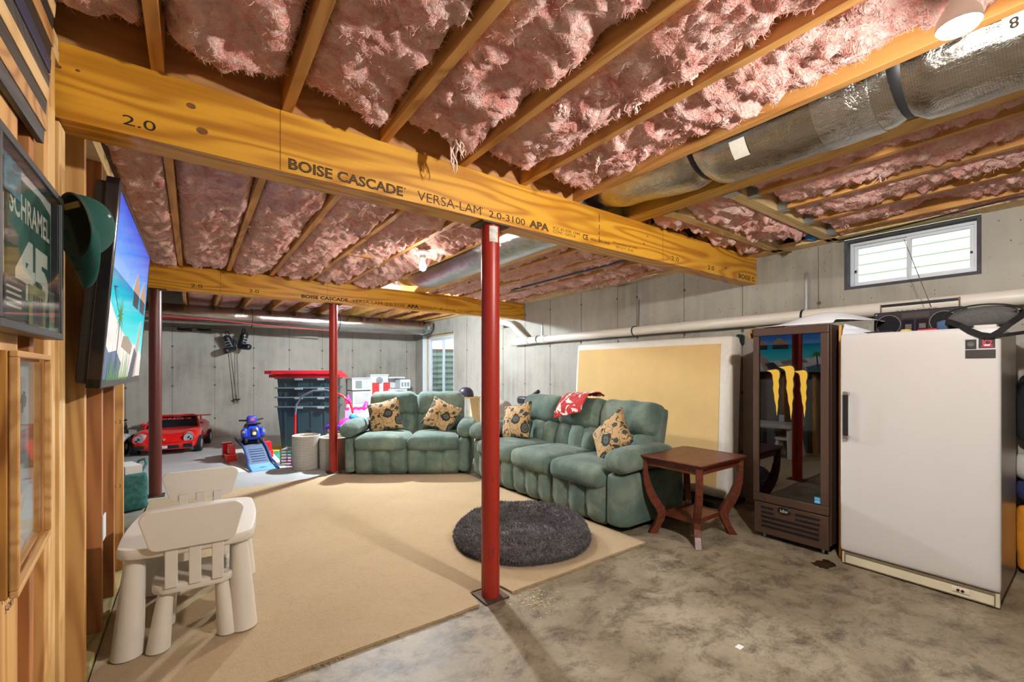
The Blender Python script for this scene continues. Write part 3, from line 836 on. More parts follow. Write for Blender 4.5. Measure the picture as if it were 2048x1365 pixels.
# ------------------------------------------------------------------ white drain pipe on the right wall
m_pvc = plain('white_pvc', srgb(232, 226, 212), 0.35, 0, 0.04, 3)
pv = thing('drain_pipe', 'long white plastic drain pipe along the right wall', 'pipe', (4.19, 0, 0))
obj('pipe_run', MB().tube([(0, -2.3, 1.722), (0, 5.62, 1.700)], 0.051, 22), m_pvc, pv, smooth=50)
obj('coupling', MB().cyl((0, 5.30, 1.701), (0, 5.74, 1.700), 0.060, 0.060, 22), m_pvc, pv, smooth=50)
obj('coupling', MB().cyl((0, 4.90, 1.702), (0, 5.02, 1.702), 0.057, 0.057, 22), m_pvc, pv, smooth=50)
obj('wye_branch', MB().tube([(0, 5.36, 1.71), (-0.03, 5.52, 1.84), (-0.06, 5.68, 1.97), (-0.10, 5.82, 2.02), (-0.18, 6.1, 2.03)], 0.047, 18), m_pvc, pv, smooth=60)
for (yy, zh, k) in ((5.08, 2.02, 0), (3.31, 2.09, 1), (1.55, 2.09, 2)):
    h_ = obj('pipe_hanger', MB().tube([(math.cos(a) * 0.055, yy, 1.709 + math.sin(a) * 0.055) for a in [2 * PI * q / 24 for q in range(24)]], 0.009, 6, True, 0.4), m_black, pv, smooth=60)
    obj('strap', MB().box(0.060, 0.064, yy - 0.009, yy + 0.009, 1.74, zh), m_galv, h_)

# ------------------------------------------------------------------ carpet
def carpet_mat():
    t = NT('tan_carpet'); v = t.coord()
    f = t.noise(v, 230, 3, 0.8); l = t.noise(v, 1.6, 4, 0.6); mdm = t.noise(t.coord((1, 1, 1)), 40, 4, 0.7)
    base = t.ramp(l, [(0.3, srgb(176, 147, 106)), (0.7, srgb(196, 169, 129))])
    base = t.mix(t.ramp(f, [(0.40, (0, 0, 0)), (0.62, (0.7, 0.7, 0.7))]), base, srgb(212, 188, 150))
    base = t.mix(t.ramp(mdm, [(0.5, (0, 0, 0)), (0.8, (0.35, 0.35, 0.35))]), base, srgb(150, 120, 82))
    t.color(base); t.set(Roughness=1.0, Specular_IOR_Level=0.1, Sheen_Weight=0.2)
    t.bump(t.math('ADD', f, mdm), 0.9, 0.006)
    return t.m
def carpet_mesh():
    b = MB(); rnd = random.Random(5)
    x0, x1, y0, y1 = -0.335, 2.635, 1.985, 5.40
    edge = []
    n = 150
    for i in range(n + 1):
        x = x0 + (x1 - x0) * i / n
        jag = 0.004 * noise.noise(Vector((x * 14, 0, 0))) + 0.012 * noise.noise(Vector((x * 1.5, 3, 0)))
        if 1.235 < x < 1.43: jag += 0.135
        edge.append((x, y0 + jag))
    back = [(x1 - (x1 - x0) * i / 40, y1 + 0.02 * noise.noise(Vector((i * .4, 8, 0)))) for i in range(41)]
    b.prism(edge + back, 0.013)
    return b
rug = tag(obj('carpet', carpet_mesh(), carpet_mat(), loc=(0, 0, 0.0)), 'large tan carpet with a frayed cut edge lying under the kids table', 'carpet')
fr = MB(); rnd = random.Random(8)
for i in range(260):
    x = rnd.uniform(0.25, 2.62)
    if 1.22 < x < 1.44: continue
    L = rnd.uniform(.006, .022) if rnd.random() < .93 else .04
    fr.tube([(x, 1.992, .008), (x + rnd.uniform(-.01, .01), 1.985 - L * .5, .009), (x + rnd.uniform(-.02, .02), 1.985 - L, .003)], [.0014, .001, .0006], 4)
fo = obj('frayed_yarn', fr, plain('carpet_yarn', srgb(196, 168, 124), 1.0), rug); fo['kind'] = 'stuff'

# ------------------------------------------------------------------ upholstery
def suede():
    t = NT('sage_microfiber'); v = t.coord()
    n = t.noise(v, 4.0, 4, 0.6, 0.3); f = t.noise(v, 160, 2, 0.7)
    base = t.ramp(n, [(0.32, srgb(84, 103, 94)), (0.5, srgb(106, 125, 114)), (0.68, srgb(136, 150, 134))])
    base = t.mix(t.math('MULTIPLY', f, 0.22), base, srgb(74, 90, 84))
    t.color(base); t.set(Roughness=0.9, Specular_IOR_Level=0.2, Sheen_Weight=0.25, Sheen_Roughness=0.4)
    fold = t.noise(t.coord((16, 16, 5), rot=(0.3, 0.5, 0.2)), 1.0, 3, 0.55, 0.8)
    t.bump(t.math('ADD', t.math('MULTIPLY', fold, 1.2), t.math('MULTIPLY', f, 0.2)), 0.5, 0.012)
    return t.m
m_suede = suede()
m_dark_under = plain('dark_underside', srgb(28, 28, 28), 0.9)

def gather(p, q, amp, sx, seed):
    """soft folds fanning out of the seams"""
    return amp * noise.noise(Vector((p.x * 22 + seed, p.y * 5, p.z * 16 + seed)))

def recliner(name, label, loc, rz, seats, aw, extra):
    t = thing(name, label, 'sofa', loc, rz)
    W = sum(seats) + 2 * aw; x = -W / 2 + aw
    obj('base', MB().cushion((0, 0.47, 0.235), (W - 0.10, 0.84, 0.37), 0.03, (10, 6, 4)), m_suede, t, smooth=60)
    obj('plinth', MB().box(-W / 2 + 0.06, W / 2 - 0.06, 0.10, 0.84, 0.0, 0.05), m_dark_under, t)
    for i, sw in enumerate(seats):
        cx = x + sw / 2; sd = i * 3.7 + extra
        def fpanel(p, q, sd=sd, sw=sw):
            # footrest with three padded channels
            ch = abs(math.sin((p.x / sw + 0.5) * PI * 3))
            front = max(0.0, -q[1])
            p.y += front * (0.050 * (1 - ch ** 0.6)) - 0.012 * front * (1 - q[2] ** 2)
            p.y += front * 0.007 * noise.noise(Vector((p.x * 9 + sd, 0, p.z * 34))) * (1 - ch) * 2.4
            p.y += front * 0.03 * max(0, -q[2]) ** 3
            return p
        obj('footrest', MB().cushion((cx, 0.055, 0.205), (sw - 0.006, 0.13, 0.36), 0.035, (54, 4, 14), fpanel), m_suede, t, smooth=180)
        def seat(p, q, sd=sd):
            if q[2] > 0: p.z += 0.030 * (1 - q[0] ** 2) * (1 - 0.6 * q[1] ** 2) + 0.004 * noise.noise(Vector((p.x * 7 + sd, p.y * 7, 0)))
            p.y -= 0.015 * max(0, -q[1]) * (1 - q[0] ** 2)
            if q[1] < -0.4: p.z += 0.006 * noise.noise(Vector((p.x * 26 + sd, 4, p.z * 10)))
            return p
        obj('seat_cushion', MB().cushion((cx, 0.27, 0.385), (sw - 0.004, 0.62, 0.165), 0.065, (16, 14, 10), seat), m_suede, t, smooth=180)
        A = Matrix.Translation((cx, 0.580, 0.43)) @ Matrix.Rotation(R(-15), 4, 'X')
        def low(p, q, sd=sd, sw=sw):
            ch = abs(math.sin((p.x / sw + 0.5) * PI * 3 * 0.998))
            fr_ = max(0.0, -q[1])
            p.y += fr_ * 0.050 * (1 - ch ** 0.6) - 0.02 * fr_ * (1 - q[2] ** 2)
            p.y += fr_ * 0.012 * noise.noise(Vector((p.x * 13 + sd, 1, p.z * 15)))
            return p
        obj('lumbar_cushion', MB().cushion((0, 0.06, 0.125), (sw - 0.01, 0.20, 0.30), 0.06, (54, 5, 16), low, A), m_suede, t, smooth=180)
        def head(p, q, sd=sd):
            fr_ = max(0.0, -q[1])
            p.y -= 0.03 * fr_ * (1 - q[2] ** 2) * (1 - q[0] ** 4)
            sidef = max(0.0, abs(q[0]) - 0.55) / 0.45
            p.y += fr_ * 0.020 * noise.noise(Vector((p.x * 4 + sd, 2, p.z * 26 + p.x * 18))) * sidef
            p.z += 0.012 * noise.noise(Vector((p.x * 8 + sd, 7, 0))) * max(0, q[2]) - 0.02 * abs(q[0]) ** 6 * max(0, q[2])
            return p
        obj('headrest', MB().cushion((0, 0.060, 0.395), (sw + 0.006, 0.245, 0.325), 0.085, (20, 6, 12), head, A), m_suede, t, smooth=180)
        x += sw
    def shell(p, q):
        p.y += 0.235 * (p.z - 0.0); return p
    obj('back_shell', MB().cushion((0, 0.72, 0.56), (W - 2 * aw + 0.03, 0.14, 0.70), 0.05, (10, 4, 10), shell), m_suede, t, smooth=180)
    for s in (-1, 1):
        ax = s * (W / 2 - aw / 2)
        def armp(p, q, s=s):
            p.z += 0.018 * (1 - q[1] ** 2)
            if q[1] < 0: p.z += 0.012 * noise.noise(Vector((p.x * 12, 3, p.z * 20))) ; p.y += 0.010 * noise.noise(Vector((p.x * 30, 5, p.z * 5)))
            return p
        def pan(p, q, s=s):
            # the outer front corner of the arm curves back
            o_ = max(0.0, q[0] * s); p.y += 0.10 * o_ ** 2 * max(0.0, -q[1])
            p.z += 0
            return p
        obj('arm_panel', MB().cushion((ax + s * 0.012, 0.41, 0.245), (aw + 0.02, 0.80, 0.41), 0.045, (8, 12, 8), pan), m_suede, t, smooth=180)
        obj('arm_pillow', MB().cushion((ax + s * 0.018, 0.33, 0.535), (aw + 0.085, 0.70, 0.19), 0.092, (10, 16, 10), armp), m_suede, t, smooth=180)
    return t
sofa = recliner('reclining_sofa', 'sage green three seat reclining sofa along the right wall', (2.60, 3.285, 0.0), -PI / 2, [0.645, 0.595, 0.63], 0.165, 1.0)
love = recliner('reclining_loveseat', 'sage green two seat reclining loveseat facing the camera', (2.025, 4.885, 0.0), -0.594, [0.61, 0.61], 0.125, 9.0)

def floral():
    t = NT('floral_tapestry'); v = t.coord()
    tan = srgb(198, 162, 112); ol = srgb(62, 70, 62); dk = srgb(44, 34, 26)
    vo = t.n('ShaderNodeTexVoronoi'); vo.inputs['Scale'].default_value = 5.0; vo.inputs['Randomness'].default_value = 0.75
    wob = t.noise(v, 30, 2); t.link(t.mix(0.04, v, t.mix(1.0, wob, wob)), vo.inputs['Vector'])
    d = vo.outputs['Distance']
    vine = t.math('ABSOLUTE', t.math('SUBTRACT', t.noise(v, 9, 1, 0.5, 1.8), 0.5))
    base = t.mix(t.ramp(vine, [(0.016, (1, 1, 1)), (0.030, (0, 0, 0))]), tan, dk)
    leaf = t.n('ShaderNodeTexVoronoi'); leaf.inputs['Scale'].default_value = 12; t.link(v, leaf.inputs['Vector'])
    base = t.mix(t.ramp(leaf.outputs['Distance'], [(0.30, (1, 1, 1)), (0.32, (0, 0, 0))]), base, ol)
    flower = t.ramp(t.math('ADD', d, t.math('MULTIPLY', wob, 0.10)), [(0.09, (0.085, 0.022, 0.012)), (0.11, dk), (0.15, srgb(96, 100, 84)), (0.18, ol), (0.22, srgb(92, 98, 86)), (0.27, ol), (0.31, dk)], 'CONSTANT')
    base = t.mix(t.ramp(t.math('ADD', d, t.math('MULTIPLY', wob, 0.10)), [(0.36, (1, 1, 1)), (0.37, (0, 0, 0))]), base, flower)
    t.color(base); t.set(Roughness=0.85, Sheen_Weight=0.15); t.bump(t.noise(v, 200, 2), 0.25, 0.002)
    return t.m
m_floral = floral()
def pillow(label, loc, rot, s=0.40):
    def fn(p, q):
        k = (1 - q[0] ** 2) * (1 - q[1] ** 2)
        p.z = (1 if q[2] > 0 else -1) * (0.012 + 0.075 * max(0, k) ** 0.55) * abs(q[2]) + 0.003 * noise.noise(p * 14)
        c = 1 - 0.10 * (1 - abs(q[0]) ** 2) * abs(q[1]) ** 3; c2 = 1 - 0.10 * (1 - abs(q[1]) ** 2) * abs(q[0]) ** 3
        p.y *= c; p.x *= c2
        return p
    o = obj('throw_pillow', MB().cushion((0, 0, 0), (s, s, 0.10), 0.002, (18, 18, 4), fn), m_floral, None, smooth=180, loc=loc, rot=rot)
    return tag(o, label, 'pillow', 'floral throw pillows')
def on(parent, p, e):
    """world matrix pieces for something posed in a sofa's frame"""
    M = Matrix.Translation(parent.location) @ Euler(parent.rotation_euler).to_matrix().to_4x4() @ Matrix.Translation(p) @ Euler(e).to_matrix().to_4x4()
    return M.to_translation(), M.to_euler()
l, e = on(love, (-0.36, 0.44, 0.665), (R(68), R(-14), 0)); pillow('tan floral pillow at the left end of the loveseat', l, e, 0.42)
l, e = on(love, (0.36, 0.42, 0.665), (R(66), R(24), R(-6))); pillow('tan floral pillow at the right end of the loveseat', l, e, 0.40)
l, e = on(sofa, (-0.72, 0.38, 0.665), (R(70), R(-12), R(10))); pillow('tan floral pillow at the far end of the sofa, partly behind the red post', l, e, 0.42)
l, e = on(sofa, (0.70, 0.36, 0.665), (R(58), R(38), R(-34))); pillow('tan floral pillow slumped against the near arm of the sofa', l, e, 0.40)

# red and white blanket over the middle headrest
def blanket():
    t = NT('red_white_fleece'); v = t.coord()
    n = t.noise(v, 6.5, 2, 0.5, 1.6)
    t.color(t.ramp(n, [(0.58, srgb(190, 24, 26)), (0.585, srgb(238, 228, 214))], 'CONSTANT'))
    t.set(Roughness=0.95, Sheen_Weight=0.3); t.bump(t.noise(v, 60, 3), 0.3, 0.004)
    return t.m
def blanket_mesh():
    b = MB()
    prof = [(-0.145, 0.77), (-0.135, 0.83), (-0.10, 0.90), (-0.04, 0.965), (0.03, 0.995), (0.11, 0.992), (0.18, 0.965)]
    def fn(u, v):
        x = -0.20 + 0.40 * u
        k = v * (len(prof) - 1); i = min(int(k), len(prof) - 2); f = k - i
        y = lerp(prof[i][0], prof[i+1][0], f); z = lerp(prof[i][1], prof[i+1][1], f)
        hang = (1 - v) * (0.10 * (u - 0.35))
        fold = 0.020 * abs(noise.noise(Vector((x * 9, v * 3, 1)))) + 0.016 * abs(noise.noise(Vector((x * 22, v * 7, 4))))
        return (x, y + 0.66 - 0.012 - fold * (1 - v) * 1.2, z + fold * v + hang + 0.005)
    b.grid(40, 30, fn); return b
o = obj('blanket', blanket_mesh(), blanket(), None, smooth=180)
o.location = sofa.location; o.rotation_euler = sofa.rotation_euler
sm = o.modifiers.new('thick', 'SOLIDIFY'); sm.thickness = 0.008; sm.offset = 1
tag(o, 'red and white fleece blanket draped over the middle sofa headrest', 'blanket')

# ------------------------------------------------------------------ box spring leaning on the right wall
m_bs_white = plain('white_damask', srgb(236, 230, 218), 0.8, 0, 0.04, 30, 0.4, 90)
m_bs_tan = plain('tan_dust_cover', srgb(226, 190, 126), 0.85, 0, 0.05, 3, 0.15, 8)
bs = thing('box_spring', 'white edged box spring with tan underside leaning on the right wall', 'box spring', (3.93, 3.09, 0.055), 0, None, (0, R(3.5), 0))
obj('frame_body', MB().cushion((0.11, 0, 0.765), (0.20, 2.04, 1.53), 0.05, (6, 20, 16), lambda p, q: p + Vector((0.004 * math.sin(p.z * 40) * abs(q[1]) ** 8, 0, 0))), m_bs_white, bs, smooth=180)
obj('dust_cover', MB().box(0.006, 0.0098, -0.91, 0.965, 0.10, 1.45), m_bs_tan, bs)
obj('corner_guard', MB().cushion((0.19, -1.0, 1.50), (0.10, 0.05, 0.10), 0.02, (4, 4, 4)), m_black, bs, smooth=60)
tag(obj('bed_rail', MB().box(3.80, 4.22, 2.05, 4.15, 0.012, 0.05).box(3.80, 3.84, 2.05, 4.15, 0.0, 0.012), m_black), 'low black bed frame rails under the box spring', 'bed frame')

# ------------------------------------------------------------------ dog bed
m_fur = plain('charcoal_shag', srgb(98, 93, 95), 0.95, 0, 0.3, 14, 0, 60, 0, 0.3)
db_ = thing('dog_bed', 'round charcoal shaggy dog bed on the carpet', 'dog bed', (1.97, 2.575, 0.013))
AX, AY = 0.50, 0.48
def bed_pt(u, rr):
    a = 2 * PI * u
    bump_ = 1 + 0.035 * noise.noise(Vector((math.cos(a) * 1.5, math.sin(a) * 1.5, 3)))
    prof = [(0.0, 0.018), (0.32, 0.020), (0.55, 0.030), (0.63, 0.085), (0.72, 0.138), (0.83, 0.145), (0.93, 0.110), (1.0, 0.05), (0.96, 0.004)]
    k = rr * (len(prof) - 1); i = min(int(k), len(prof) - 2); f = k - i
    r = lerp(prof[i][0], prof[i+1][0], f); z = lerp(prof[i][1], prof[i+1][1], f)
    z += 0.013 * noise.noise(Vector((math.cos(a) * r * 4, math.sin(a) * r * 4, 9))) * smoothstep(0, .06, z)
    return Vector((math.cos(a) * r * AX * bump_, math.sin(a) * r * AY * bump_, max(z, 0.001)))
bb = MB(); bb.grid(72, 32, lambda u, v: bed_pt(u, v))
obj('bolster', bb, m_fur, db_, smooth=180)
fur = MB(); rnd = random.Random(11)
for i in range(24000):
    u, rr = rnd.random(), rnd.random() ** 0.72 * 0.985
    p = bed_pt(u, rr); e1 = bed_pt(u + .004, rr) - p; e2 = bed_pt(u, min(1, rr + .01)) - p
    n = e2.cross(e1)
    if n.length < 1e-9: continue
    n = -n.normalized() if rr < 0.85 and n.z < 0 else n.normalized()
    d = (n + Vector((rnd.uniform(-.7, .7), rnd.uniform(-.7, .7), rnd.uniform(-.5, .3)))).normalized()
    L = rnd.uniform(.012, .026); s_ = d.cross(Vector((rnd.uniform(-1, 1), rnd.uniform(-1, 1), rnd.uniform(-1, 1)))).normalized() * .0022
    tip = p + d * L
    tip.z = max(tip.z, 0.002)
    q = p + d * L * .5; q.z = max(q.z, 0.002)
    fur.add([p - s_, p + s_, q + s_ * .8, tip, q - s_ * .8], [(0, 1, 2, 4), (4, 2, 3)])
fo = obj('shag_pile', fur, m_fur, db_); fo['kind'] = 'stuff'

# ------------------------------------------------------------------ end table
m_cherry = wood('cherry_wood', srgb(112, 50, 28), srgb(62, 24, 13), 'X', 1.2, 0.42, 0.1, 0.9, 14.0, 0.03)
et = thing('end_table', 'cherry wood end table with curved legs beside the sofa', 'table', (3.10, 1.905, 0.0))
def rr_poly(w, d, r, n=5):
    out = []
    for (cx, cy, a0) in ((w - r, d - r, 0), (-w + r, d - r, 90), (-w + r, -d + r, 180), (w - r, -d + r, 270)):
        for i in range(n + 1):
            a = R(a0 + 90 * i / n); out.append((cx + math.cos(a) * r, cy + math.sin(a) * r))
    return out
obj('table_top', MB().prism(rr_poly(.325, .27, .05), 0.012, Matrix.Translation((0, 0, .590))).prism(rr_poly(.315, .26, .045), 0.012, Matrix.Translation((0, 0, .578))), m_cherry, et, bev=0.004)
obj('apron', MB().box(-.285, .285, -.23, -.212, .525, .578).box(-.285, .285, .212, .23, .525, .578).box(-.285, -.267, -.212, .212, .525, .578).box(.267, .285, -.212, .212, .525, .578), m_cherry, et, bev=0.002)
obj('shelf', MB().box(-.165, .165, -.125, .125, .150, .166), m_cherry, et, bev=0.003)
obj('stretcher_rail', MB().box(-.165, .165, -.135, -.125, .138, .17).box(-.165, .165, .125, .135, .138, .17).box(-.175, -.165, -.135, .135, .138, .17).box(.165, .175, -.135, .135, .138, .17), m_cherry, et, bev=0.002)
legp = [(.365, .578), (.365, .52), (.352, .44), (.322, .36), (.285, .29), (.245, .225), (.215, .17), (.212, .13), (.235, .08), (.275, .03), (.30, 0.0), (.36, 0.0), (.335, .03), (.30, .09), (.285, .14), (.292, .18)]
outer = [(.375, .578), (.376, .48), (.370, .40), (.352, .32), (.322, .25), (.285, .195), (.266, .16), (.268, .12), (.288, .07), (.316, .025), (.332, 0.0)]
inner = [(.268, 0.0), (.246, .05), (.222, .10), (.205, .135), (.200, .165), (.212, .20), (.245, .25), (.285, .315), (.318, .39), (.338, .47), (.344, .578)]
for sx in (-1, 1):
    for sy in (-1, 1):
        u = Vector((sx * .285, sy * .23, 0)).normalized(); side = Vector((-u.y, u.x, 0))
        M_ = Matrix(((u.x, 0, side.x, 0), (u.y, 0, side.y, 0), (0, 1, 0, 0), (0, 0, 0, 1)))
        obj('leg', MB().prism(outer + inner, 0.046, M_ @ Matrix.Translation((0, 0, -0.023))), m_cherry, et, bev=0.003)

# ------------------------------------------------------------------ kids table and chairs
m_kid = plain('cream_white_plastic', srgb(226, 219, 207), 0.5, 0, 0.02)
m_pad = plain('grey_foot_pad', srgb(150, 146, 140), 0.8)
def splay_leg(b, x, y, ztop, fx, fy, r0, r1):
    n = 20; v = []
    for k in range(7):
        t_ = k / 6; r = lerp(r0, r1, t_ ** 0.8); z = lerp(ztop, 0.006, t_)
        for i in range(n):
            a = 2 * PI * i / n
            v.append((lerp(x, fx, t_) + math.cos(a) * r, lerp(y, fy, t_) + math.sin(a) * r, z))
    f = [(k*n+i, (k+1)*n+i, (k+1)*n+(i+1) % n, k*n+(i+1) % n) for k in range(6) for i in range(n)]
    f += [tuple(range(n)), tuple(range(7*n-1, 6*n-1, -1))]
    return b.add(v, f)
def bow_poly(w, d, bulge, r):
    """rounded rectangle whose sides bow outward"""
    out = []
    for x, y in rr_poly(w, d, r, 8):
        out.append((x, y))
    dense = []
    for (x0, y0), (x1, y1) in zip(out, out[1:] + out[:1]):
        k = max(1, int(math.hypot(x1 - x0, y1 - y0) / 0.03))
        for i in range(k): dense.append((lerp(x0, x1, i / k), lerp(y0, y1, i / k)))
    return [(x * (1 + bulge * (1 - (y / d) ** 2)), y * (1 + bulge * 0.8 * (1 - (x / w) ** 2))) for x, y in dense]
def flip(o): return o
kt = thing('kids_table', 'cream white kids play table with fat flared legs', 'table', (0.012, 2.815, 0.013), R(-5))
def slab(poly, z0, z1, r):
    b = MB(); n = len(poly); v = []; f = []
    rings = [(1 - r * 3.0, z0), (1 - r * 0.6, z0 + 0.004), (1, z0 + 0.012), (1, z1 - 0.012), (1 - r * 0.5, z1 - 0.003), (1 - r * 2.2, z1)]
    for s_, z in rings:
        for x, y in poly: v.append((x * s_, y * s_, z))
    for k in range(len(rings) - 1):
        for i in range(n):
            f.append((k*n+i, k*n+(i+1) % n, (k+1)*n+(i+1) % n, (k+1)*n+i))
    f += [tuple(range(n-1, -1, -1)), tuple(range((len(rings)-1)*n, len(rings)*n))]
    return b.add(v, f)
obj('table_top', slab(bow_poly(.250, .335, .09, .05), .415, .468, .02), m_kid, kt, smooth=50)
for sx in (-1, 1):
    for sy in (-1, 1):
        lg = obj('leg', splay_leg(MB(), sx * .195, sy * .275, .418, sx * .215, sy * .315, .036, .058), m_kid, kt, smooth=50)
        obj('foot_pad', MB().cyl((sx * .215, sy * .315, 0.0), (sx * .215, sy * .315, .007), .052, .052, 20), m_pad, lg, smooth=50)
def kid_chair(label, loc, rz):
    t = thing('kids_chair', label, 'chair', loc, rz, 'cream kids chairs at the play table')
    obj('seat', slab(bow_poly(.150, .135, .06, .05), .245, .287, .03), m_kid, t, smooth=50)
    for sx in (-1, 1):
        for sy in (-1, 1):
            lg = obj('leg', splay_leg(MB(), sx * .105, sy * .09, .250, sx * .130, sy * .115, .027, .044), m_kid, t, smooth=50)
            obj('foot_pad', MB().cyl((sx * .130, sy * .115, 0.0), (sx * .130, sy * .115, .007), .039, .039, 18), m_pad, lg, smooth=50)
    for x in (-.082, 0.004, .090):
        obj('back_slat', MB().box(x - .023, x + .023, -.148, -.130, .275, .49), m_kid, t, bev=0.004)
    poly = []
    W0, W1_, z0, z1, r = .165, .192, .450, .628, .040
    for (cx, cz, a0) in ((W1_ - r, z1 - r, 0), (-W1_ + r, z1 - r, 90), (-W0 + r, z0 + r, 180), (W0 - r, z0 + r, 270)):
        for i in range(8):
            a = R(a0 + 90 * i / 7); poly.append((cx + math.cos(a) * r, cz + math.sin(a) * r))
    Mx = Matrix(((1, 0, 0, 0), (0, 0, -1, -.140), (0, 1, 0, 0), (0, 0, 0, 1)))
    obj('backrest', MB().prism(poly, 0.022, Mx), m_kid, t, bev=0.005)
    return t
kid_chair('cream kids chair nearest the camera, its back to us', (0.012, 2.600, 0.013), R(-3))
kid_chair('cream kids chair on the far side of the play table', (0.040, 3.165, 0.013), R(180 - 2))

# ------------------------------------------------------------------ television on the stud wall
tv = thing('television', 'wide flat television showing a tropical beach, hung on the stud wall', 'television', (0, 0, 0))
u = Vector((0.006, 1, 0)).normalized(); n_ = Vector((1, -0.006, 0)).normalized(); up = (Vector((0, 0, 1)) * math.cos(.073) + n_ * math.sin(.073)).normalized()
w_ = u.cross(up)
tv.matrix_world = Matrix(((u.x, up.x, w_.x, -0.229), (u.y, up.y, w_.y, 2.661), (u.z, up.z, w_.z, 1.56), (0, 0, 0, 1)))
TW, TH = 1.233, 0.738
m_tvb = plain('glossy_black_bezel', srgb(30, 28, 30), 0.18, 0, 0.05, 6, 0, 60, 0.5)
obj('back_shell', MB().cushion((0, 0, -.045), (TW - .02, TH - .02, .05), .02, (8, 8, 4)), m_black, tv, smooth=50)
obj('bezel', MB().box(-TW/2, TW/2, TH/2 - .028, TH/2, -.035, .004).box(-TW/2, TW/2, -TH/2, -TH/2 + .036, -.035, .004).box(-TW/2, -TW/2 + .028, -TH/2, TH/2, -.035, .0039).box(TW/2 - .028, TW/2, -TH/2, TH/2, -.035, .0039), m_tvb, tv, bev=0.004)
def screen_mat(name, stops, axis='Y', strength=1.3, scale=1.0, off=0.0, noise_amt=0.0):
    t = NT(name); v = t.coord()
    sep = t.n('ShaderNodeSeparateXYZ'); t.link(v, sep.inputs[0])
    f = t.math('ADD', t.math('MULTIPLY', sep.outputs[axis], scale), off)
    if noise_amt: f = t.math('ADD', f, t.math('MULTIPLY', t.math('SUBTRACT', t.noise(t.coord((2, 9, 1), rot=(0, 0, .7)), 2.5, 5, .7), 0.5), noise_amt))
    c = t.ramp(f, stops)
    t.color((0, 0, 0, 1)); t.link(c, t.b.inputs['Emission Color']); t.set(Emission_Strength=strength, Roughness=0.12); t.m.cycles.emission_sampling = 'NONE'
    return t.m
SW, SH = TW / 2 - .028, TH / 2 - .03
def uv(pl): return [(-SW + 2 * SW * a, -SH - .003 + 2 * SH * b) for a, b in pl]
SE = 0.62
scr = obj('screen', MB().prism(uv([(0, 0), (1, 0), (1, 1), (0, 1)]), .002), screen_mat('screen_sky', [(0.50, srgb(150, 200, 240)), (0.75, srgb(60, 140, 232)), (1.0, srgb(20, 70, 200))], 'Y', SE, 1 / (2 * SH), .5, .25), tv)
T_ = lambda z: Matrix.Translation((0, 0, z))
def pic(name, pl, m, z): return obj(name, MB().prism(uv(pl), .0004, T_(z)), m, scr)
pic('picture_sea', [(0, .10), (1, .10), (1, .60), (0, .60)], screen_mat('screen_sea', [(0.2, srgb(120, 226, 220)), (0.45, srgb(40, 200, 214)), (0.6, srgb(20, 130, 190))], 'Y', SE, 1 / (2 * SH), .5, .1), .0024)
pic('picture_beach', [(0, 0), (1, 0), (1, .18), (.75, .24), (.5, .25), (.28, .30), (.12, .36), (0, .42)], screen_mat('screen_sand', [(0.0, srgb(210, 200, 190)), (0.5, srgb(244, 240, 236))], 'Y', SE, 1 / (2 * SH), .5, .5), .0030)
m_scr_b = emit('screen_pier', srgb(150, 124, 112), SE * .8); m_scr_d = emit('screen_dark', srgb(40, 44, 56), SE); m_scr_g = emit('screen_green', srgb(70, 110, 40), SE * .8); m_scr_s = emit('screen_shade', srgb(70, 84, 120), SE * .8)
pic('picture_pier', [(.62, 0), (.80, 0), (.90, .44), (.86, .44)], m_scr_b, .0036)
pic('picture_pier', [(.56, 0), (.72, 0), (.80, .18), (.70, .22)], m_scr_d, .0040)
for (a, b_, w__) in ((.50, .60, .22), (.74, .60, .22)):
    pic('picture_hut', [(a, b_), (a + w__, b_), (a + w__ * .55, b_ + .16)], emit('screen_thatch', srgb(160, 128, 104), SE * .8), .0036)
    pic('picture_hut', [(a + .02, b_ - .10), (a + w__ - .02, b_ - .10), (a + w__ - .02, b_), (a + .02, b_)], m_scr_d, .0036)
pic('picture_rocks', [(.30, .20), (.58, .16), (.62, .23), (.46, .28), (.34, .27)], emit('screen_rocks', srgb(130, 112, 96), SE * .8), .0038)
pic('picture_shade', [(0, 0), (.3, 0), (.34, .10), (.2, .17), (.05, .15), (0, .18)], m_scr_s, .0036)
pic('picture_palm', [(.20, .05), (.215, .05), (.225, .40), (.21, .40)], m_scr_d, .0044)
rnd = random.Random(2)
for k in range(13):
    a = R(-40 + 260 * k / 12); L_ = .10 + .03 * rnd.random(); c = (.218, .38)
    tip = (c[0] + math.cos(a) * L_ * .75, c[1] + math.sin(a) * L_ * 1.2 - .03); pr = (-math.sin(a) * .006, math.cos(a) * .012)
    pic('picture_palm', [(c[0] - pr[0], c[1] - pr[1]), (c[0] + pr[0], c[1] + pr[1]), tip], m_scr_g, .0046 + .0001 * k)
for k in range(16):
    x = .04 + .03 * k; h_ = .10 + .09 * rnd.random()
    pic('picture_grass', [(x, .0), (x + .018, .0), (x + rnd.uniform(-.02, .04), h_)], m_scr_g, .0062 + .0001 * k)
for k in range(7):
    a = R(150 + 14 * k); pic('picture_palm', [(0.0, .50), (0.02, .49), (.10 + .02 * k, .52 - .035 * k)], m_scr_d, .0080 + .0001 * k)
obj('wall_mount', MB().box(-.25, -.21, -.2, .2, -.11, -.07).box(.21, .25, -.2, .2, -.11, -.07), m_black, tv)

